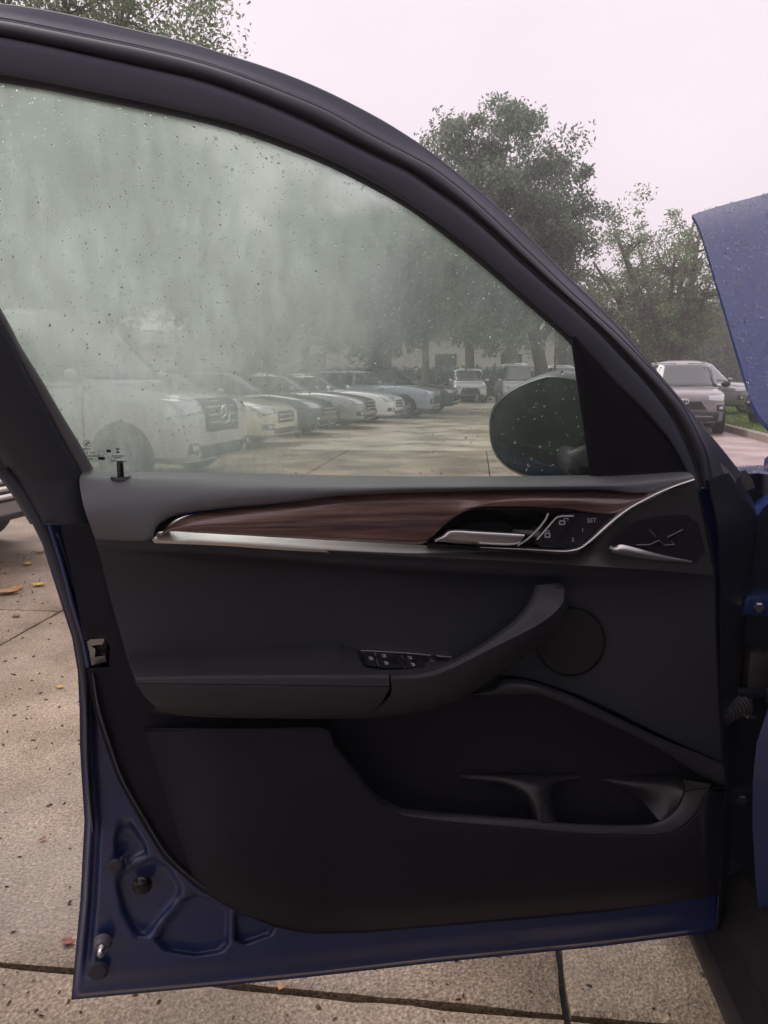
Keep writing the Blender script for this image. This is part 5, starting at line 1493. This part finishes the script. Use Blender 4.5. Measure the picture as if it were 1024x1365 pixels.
def tree(name, label, base, H, fork, rx, rz, seed, nleaf, leaf, lm, tr=.22, limbs=7, lean=(0, 0), group=None, gaps=.5, tight=.105):
    rg = np.random.default_rng(seed)
    root = empty(name, (base[0], base[1], base[2] if len(base) > 2 else 0)); tag(root, label, 'tree', group)
    V, F = [], []
    top = Vector((lean[0] * .3, lean[1] * .3, fork))
    tube_into(V, F, [(0, 0, -.05), (0.02, 0, .25), tuple(top * .5 + Vector((.05, .03, 0))), tuple(top)], [tr * 1.5, tr * 1.1, tr, tr * .9], 9)
    cc = Vector((lean[0], lean[1], H - rz))
    clumps = []
    for i in range(limbs):
        a = 2 * math.pi * (i + rg.uniform(-.3, .3)) / limbs
        el = rg.uniform(.15, 1.0)
        tgt = cc + Vector((math.cos(a) * rx * math.sqrt(1 - (el * .8) ** 2) * .75, math.sin(a) * rx * math.sqrt(1 - (el * .8) ** 2) * .75, (el - .45) * rz * 1.2))
        mid = top.lerp(tgt, .5) + Vector((rg.normal() * .25, rg.normal() * .25, -abs(rg.normal()) * .2 + .15 * rz * .3))
        pts = [top.lerp(mid, t).lerp(mid.lerp(tgt, t), t) for t in np.linspace(0, 1, 7)]
        r0 = tr * .55
        tube_into(V, F, [tuple(p) for p in pts], list(np.linspace(r0, r0 * .22, 7)), 7)
        for j in range(7):
            t = rg.uniform(.3, 1.0); p = pts[int(t * 6)]
            dirv = Vector(rg.normal(size=3)).normalized(); dirv.z = abs(dirv.z) * .5 + .1
            e = p + dirv * rg.uniform(.3, .75) * rx * .6
            q = (e - cc); k = math.sqrt((q.x / rx) ** 2 + (q.y / rx) ** 2 + (q.z / rz) ** 2)
            if k > 1.0: e = cc + q / k
            m2 = p.lerp(e, .5) + Vector((0, 0, rg.uniform(-.1, .25)))
            tube_into(V, F, [tuple(p), tuple(m2), tuple(e)], [r0 * .3, r0 * .2, r0 * .06], 5)
            clumps.append(e)
            for _ in range(3):
                e2 = m2.lerp(e, rg.uniform(.2, 1)) + Vector(rg.normal(size=3)) * rx * .17
                tube_into(V, F, [tuple(m2), tuple(e2)], [r0 * .12, r0 * .03], 4)
                clumps.append(e2)
    pyobj('trunk', V, F, BARK, root)
    # extra clumps over the crown's shell
    for _ in range(int(len(clumps) * gaps)):
        d = rg.normal(size=3); d /= np.linalg.norm(d)
        rr = rg.uniform(.55, 1.0)
        clumps.append(cc + Vector((d[0] * rx * rr, d[1] * rx * rr, d[2] * rz * rr)))
    C = np.array([tuple(c) for c in clumps])
    w = rg.uniform(.3, 1.0, len(C)); idx = rg.choice(len(C), nleaf, p=w / w.sum())
    sig = rx * tight * (0.6 + 0.8 * rg.random(len(C)))
    off = np.clip(rg.normal(size=(nleaf, 3)), -1.7, 1.7) * sig[idx][:, None]; off[:, 2] *= .75
    cen = C[idx] + off
    Vs = []; leaves_into(Vs, cen, rg.uniform(.6, 1.3, nleaf), rg, leaf)
    quads_obj('crown', Vs, lm, root)
    return root
GT = 'trees standing behind the parked cars'
tree('oak_tree', 'tall full-crowned oak rising above the curved door frame', (6.4, 30), 11.0, 3.0, 3.95, 4.4, 5, 108000, .082, LEAF_OAK, .26, 13, (-2.3, 0), gaps=.8, tight=.072)
tree('oak_tree', 'open-branched oak with many spreading limbs beside the raised hood', (14.3, 38), 10.0, 1.3, 4.3, 4.1, 8, 34000, .08, LEAF_OLIVE, .44, 17, (-1.7, 0), gaps=.22, tight=.052)
tree('shade_tree', 'leafy tree arching over the chrome-nosed SUV above the door frame', (-7.6, 19.5), 13.6, 3.5, 4.3, 4.8, 3, 90000, .058, LEAF_OLIVE, .25, 11, gaps=.8, tight=.075)
tree('shade_tree', 'dark tree behind the light grey van, seen through the mist', (-9.5, 27), 11.0, 2.6, 4.8, 4.3, 12, 16000, .17, LEAF_DEEP, .25, 8, group=GT)
tree('shade_tree', 'dark broad tree behind the cream sedan, seen through the mist', (-4.6, 31), 10.2, 2.4, 4.6, 4.2, 13, 16000, .17, LEAF_DEEP, .25, 8, group=GT)
tree('shade_tree', 'thick-trunked tree behind the silver and white sedans', (-.4, 35), 9.6, 2.8, 4.0, 3.8, 14, 15000, .17, LEAF_DEEP, .35, 8, group=GT)
tree('shade_tree', 'fork-trunked tree behind the low-roofed white van', (4.9, 45), 10.5, 3.4, 3.6, 3.6, 15, 13000, .17, LEAF_OAK, .28, 5, group=GT)
tree('shade_tree', 'slim tree between the thick-trunked and the fork-trunked tree', (2.4, 46), 11, 4.2, 3.2, 3.6, 16, 11000, .17, LEAF_DEEP, .22, 6, group=GT)
tree('shade_tree', 'rounded tree on the horizon behind the silver SUVs', (27, 62), 7.5, 1.5, 4.5, 3.4, 17, 14000, .22, LEAF_HEDGE, .2, 6, gaps=1.2)
tree('shade_tree', 'low bushy tree on the horizon next to the open-branched oak', (31, 66), 7.0, 1.3, 4.2, 3.2, 18, 12000, .22, LEAF_HEDGE, .2, 6, gaps=1.2)
tree('shade_tree', 'pale round bush-like tree under the open-branched oak', (23.5, 60), 4.6, .8, 2.6, 2.0, 19, 9000, .2, LEAF_HEDGE, .15, 6, gaps=1.2)
# canopy trees standing behind the photographer (they show in the hood and the mirror)
tree('canopy_tree', 'large canopy tree shading the pavement behind the blue car', (1.5, -11), 13.5, 3.2, 6.5, 4.8, 23, 30000, .17, LEAF_DEEP, .35, 9, gaps=1.0)
tree('canopy_tree', 'broad tree at the edge of the pavement beside the slabs', (-13, -3), 10, 2.4, 5.0, 4.0, 24, 22000, .16, LEAF_DEEP, .3, 8, gaps=1.0)
def palm(base, h, seed, label):
    rg = np.random.default_rng(seed)
    root = empty('palm_tree', (*base, 0)); tag(root, label, 'palm', 'palms in front of the pale building')
    V, F = [], []
    nseg_ = 26
    tube_into(V, F, [(.04 * math.sin(i * .3), 0, h * i / nseg_ - .05) for i in range(nseg_ + 1)], [(.36 - .06 * i / nseg_) * (1 + .10 * (i % 2)) for i in range(nseg_ + 1)], 12)
    # old frond stubs
    for k in range(60):
        z = rg.uniform(1.5, h - .2); a = rg.uniform(0, 6.28); p = Vector((math.cos(a) * .28, math.sin(a) * .28, z))
        tube_into(V, F, [tuple(p), tuple(p + Vector((math.cos(a) * .16, math.sin(a) * .16, .22)))], [.05, .02], 4)
    pyobj('trunk', V, F, BARKP, root)
    Vq = []
    for k in range(34):
        a = rg.uniform(0, 6.28); el = rg.uniform(-.5, 1.2); Lf = rg.uniform(1.5, 2.1)
        d = Vector((math.cos(a), math.sin(a), 0))
        spine = [Vector((0, 0, h)) + d * (Lf * t * math.cos(el * (1 - .3 * t))) + Vector((0, 0, Lf * (t * math.sin(el) - .75 * t * t))) for t in np.linspace(0, 1, 14)]
        side = d.cross(UPZ)
        for i in range(3, 14):
            for s in (-1, 1):
                for q in (0, .5):
                    p = spine[i - 1].lerp(spine[i], q); ll = .75 * (1 - abs(i / 13 - .5)) * rg.uniform(.8, 1.1)
                    tip = p + (side * s * .75 + (spine[i] - spine[i - 1]).normalized() * .55 + Vector((0, 0, -.35))) * ll
                    w_ = Vector((0, 0, .022)) + d * .018
                    Vq.append(np.array([tuple(p - w_), tuple(p + w_), tuple(tip + w_ * .2), tuple(tip - w_ * .2)]))
    quads_obj('crown', Vq, LEAF_PALM, root)
palm((7.15, 44), 5.2, 31, 'shaggy-trunked palm standing behind the taller white van')
palm((10.3, 45), 5.0, 32, 'palm behind the sign post and the half-hidden white van')
# hedge behind the row
Vs = []; rgh = np.random.default_rng(40); n = 26000
cen = np.stack([rgh.uniform(-22, 13, n), 48.5 + rgh.normal(0, .5, n), np.abs(rgh.beta(2, 1.3, n)) * 1.9 + .1 * rgh.normal(size=n)], 1)
leaves_into(Vs, cen, rgh.uniform(.6, 1.3, n), rgh, .17)
hd = quads_obj('hedge', Vs, LEAF_DEEP, None); tag(hd, 'long dark hedge along the foot of the pale building', 'hedge')

# ------------------------------------------------------------------ pale building and sign
bl = empty('pale_building', (0, 55, 0)); tag(bl, 'long pale industrial building behind the trees', 'building')
WALLB = mat('pale_wall', (0.55, 0.50, 0.46), 0.8, bump=(6, .2, .01), vary=(.6, .08))
ROOFB = mat('grey_metal_roof', (0.36, 0.34, 0.33), 0.5, .4, vary=(1, .1))
box('wall', (-26, 0, 0), (16, 10, 4.6), WALLB, bl)
pyobj('roof', [(-26.6, -.6, 4.603), (16.6, -.6, 4.603), (16.6, 5, 6.2), (-26.6, 5, 6.2), (-26.6, 10.6, 4.603), (16.6, 10.6, 4.603)], [(0, 1, 2, 3), (3, 2, 5, 4), (0, 3, 4), (1, 5, 2)], ROOFB, bl, False)
for k in range(9):
    x = -24 + k * 4.6
    w_ = box('window', (x, -.05, 1.6), (x + 1.5, -.003, 3.0), CARGLASS, bl)
    box('window_frame', (x - .08, -.06, 3.003), (x + 1.58, -.004, 3.1), WALLB, w_); box('window_sill', (x - .08, -.10, 1.5), (x + 1.58, -.004, 1.597), WALLB, w_)
sg = empty('sign_post', (8.75, 40, 0)); tag(sg, 'thin dark sign post with round plate beside the white vans', 'sign')
tube('post', [(0, 0, -.05), (0, 0, 4.8)], .06, BLACKP, sg, 8)
V, F = [], []; lathe(V, F, (.95, -.07, 2.75), [(.001, -.02), (.30, -.02), (.30, .02)], 20, Vector((0, -1, 0)), Vector((1, 0, 0)))
pyobj('sign_plate', V, F, mat('sign_grey', (.18, .17, .16), .5), sg, False)
tube('arm', [(0, -.07, 2.75), (.7, -.07, 2.75)], .025, BLACKP, sg, 6)

# ------------------------------------------------------------------ fallen leaves
LC = {'yellow': (0.55, 0.36, 0.03), 'red': (0.24, 0.05, 0.03), 'brown': (0.20, 0.10, 0.055), 'orange': (0.42, 0.20, 0.07)}
LM = {k: mat('dead_leaf_' + k, v, .6, bump=(200, .3, .002), vary=(60, .25)) for k, v in LC.items()}
def fallen_leaf(p, s, rz, c, label):
    rg = random.Random(int(p.x * 1000 + p.y * 77))
    V, F = [], []
    n = 8
    for i in range(n + 1):
        t = i / n; w = math.sin(math.pi * min(1, t * .97 + .02)) ** .8 * .34 * s * (1 + .12 * rg.uniform(-1, 1)); x = (t - .5) * s
        zc = .14 * s * (2 * t - 1) ** 2 * rg.uniform(.7, 1.2)
        V += [(x, -w, .004 + zc + w * .35), (x, 0, .003 + zc), (x, w, .004 + zc + w * .35)]
    for i in range(n):
        for k in (0, 1): a = i * 3 + k; F.append((a, a + 3, a + 4, a + 1))
    o = pyobj('fallen_leaf', V, F, LM[c])
    md = o.modifiers.new('thickness', 'SOLIDIFY'); md.thickness = .0006
    o.location = (p.x, p.y, 0.0); o.rotation_euler = (0, 0, rz)
    V2, F2 = [], []
    tube_into(V2, F2, [(-s * .5, 0, .003 + .14 * s), (-s * .68, .02 * s, .006)], s * .018, 5)
    pyobj('stalk', V2, F2, LM['brown'], o)
    tag(o, label, 'leaf', 'fallen leaves on the pavement')
for px, py, s, rz, c, lab in ((52, 781, .085, .3, 'yellow', 'small bright yellow leaf lying on the pavement'), (12, 791, .13, .1, 'orange', 'long orange leaf near the bright yellow leaf'),
        (22, 786, .09, 1.2, 'orange', 'curled orange leaf touching the long orange leaf'), (91, 1258, .030, -.3, 'red', 'dark red leaf beside the rear lower corner of the door'),
        (375, 1318, .020, 1.3, 'orange', 'small tan leaf caught at the slab joint under the door'), (54, 737, .10, .4, 'orange', 'orange leaf close to the chrome-nosed SUV'),
        (37, 753, .07, 2.0, 'yellow', 'pale yellow leaf between the orange leaves'), (80, 917, .032, .5, 'yellow', 'pale dry leaf halfway along the rear door edge'),
        (57, 1120, .018, .9, 'red', 'tiny red leaf on the open pavement beside the door'), (22, 822, .05, 2.6, 'brown', 'brown leaf on the pavement below the orange leaves')):
    fallen_leaf(on_ground(px, py), s, rz, c, lab)
# scattered crumbs of leaf and grit
V, F = [], []; rgd = np.random.default_rng(77)
for k in range(620):
    if k < 430: y = rgd.uniform(.55, 5.5); x = rgd.uniform(-.62, -.38) * y * rgd.uniform(.8, 1.5)
    else: y = rgd.uniform(.7, 1.5); x = rgd.uniform(-.8, .75)
    s = rgd.uniform(.0015, .005) * (1 + y * .35); a = rgd.uniform(0, 6.28); e = rgd.uniform(.2, .8); b = len(V)
    c_, s_ = math.cos(a), math.sin(a)
    for u, v, z in ((-1, -e, 0), (1, -e * .6, 0), (.8, e, 0), (-.7, e * .7, 0), (0, 0, .5)):
        V.append((x + (u * c_ - v * s_) * s, y + (u * s_ + v * c_) * s, .0005 + z * s))
    F += [(b, b + 1, b + 4), (b + 1, b + 2, b + 4), (b + 2, b + 3, b + 4), (b + 3, b, b + 4)]
tag(pyobj('leaf_litter', V, F, leaf_mat('litter', (.11, .065, .04), .8), None, False), 'crumbs of dry leaf and grit scattered over the pavement', 'litter', kind='stuff')

# ------------------------------------------------------------------ rest of the blue car beside and behind the camera
sec = [(.10, .24), (.0, .29), (-.02, .45), (-.028, .75), (-.005, 1.0), (.035, 1.075)]
rs = cgrid([[CB(f, r, z) for r, z in sec] for f in (-1.13, -1.6, -2.2, -2.8, -3.3)], 'rear_body_side', BLUEOUT, car, .004)
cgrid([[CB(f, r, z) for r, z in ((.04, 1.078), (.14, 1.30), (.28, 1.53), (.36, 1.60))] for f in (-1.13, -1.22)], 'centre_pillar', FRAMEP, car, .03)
cgrid([[CB(f, r, z) for r, z in ((.045, 1.078), (.145, 1.30), (.285, 1.53), (.36, 1.60))] for f in (-1.225, -1.9, -2.6, -3.2)], 'rear_side_window', CARGLASS, car, .004)
cgrid([[CB(f, r, z) for r, z in ((1.72, .30), (1.74, .75), (1.68, 1.07))] for f in (.0, -1.2, -3.3)], 'far_body_side', BLUEOUT, car, .004)
cgrid([[CB(f, r, z) for r, z in ((1.67, 1.073), (1.56, 1.30), (1.36, 1.58))] for f in (-.2, -1.2, -3.2)], 'far_side_window', CARGLASS, car, .004)
for nm, lo, hi in (('seat_cushion', (-1.30, .36, .40), (-.72, .86, .62)), ('seat_back', (-1.50, .36, .55), (-1.31, .86, 1.22)), ('head_restraint', (-1.50, .48, 1.24), (-1.38, .74, 1.42)),
                   ('rear_bench', (-2.45, .2, .40), (-1.75, 1.55, .66)), ('rear_bench_back', (-2.60, .2, .60), (-2.46, 1.55, 1.25))):
    bm = bmesh.new(); add_box(bm, lo, hi, None, .05)
    for v in bm.verts: v.co = Vector(loc(CB(*v.co)))
    bmobj(nm, bm, LEATHER, car, True, 60)
ta_, ra_ = wheel_mesh(.36, .24)
for f in (.66, -2.20):
    for r in (.13, 1.58):
        w_ = link(bpy.data.objects.new('wheel', ta_), car); w_.location = loc(CB(f, r, .36)); w_.rotation_euler = (0, 0, R(90) - CA)
        link(bpy.data.objects.new('rim', ra_), w_)

# ------------------------------------------------------------------ damp air
HAZE_DENSITY = 0.0045
hz = box('haze', (-980, -380, -1.2), (980, 1580, 16.5), None)
hm = bpy.data.materials.new('damp_air'); hm.use_nodes = True
t = hm.node_tree; t.nodes.clear()
o_ = t.nodes.new('ShaderNodeOutputMaterial'); pv = t.nodes.new('ShaderNodeVolumePrincipled')
pv.inputs['Color'].default_value = (.93, .92, .93, 1); pv.inputs['Density'].default_value = HAZE_DENSITY
t.links.new(pv.outputs[0], o_.inputs['Volume'])
hz.data.materials.clear(); hz.data.materials.append(hm)
tag(hz, 'thin damp grey air over the whole lot', 'haze', kind='stuff')
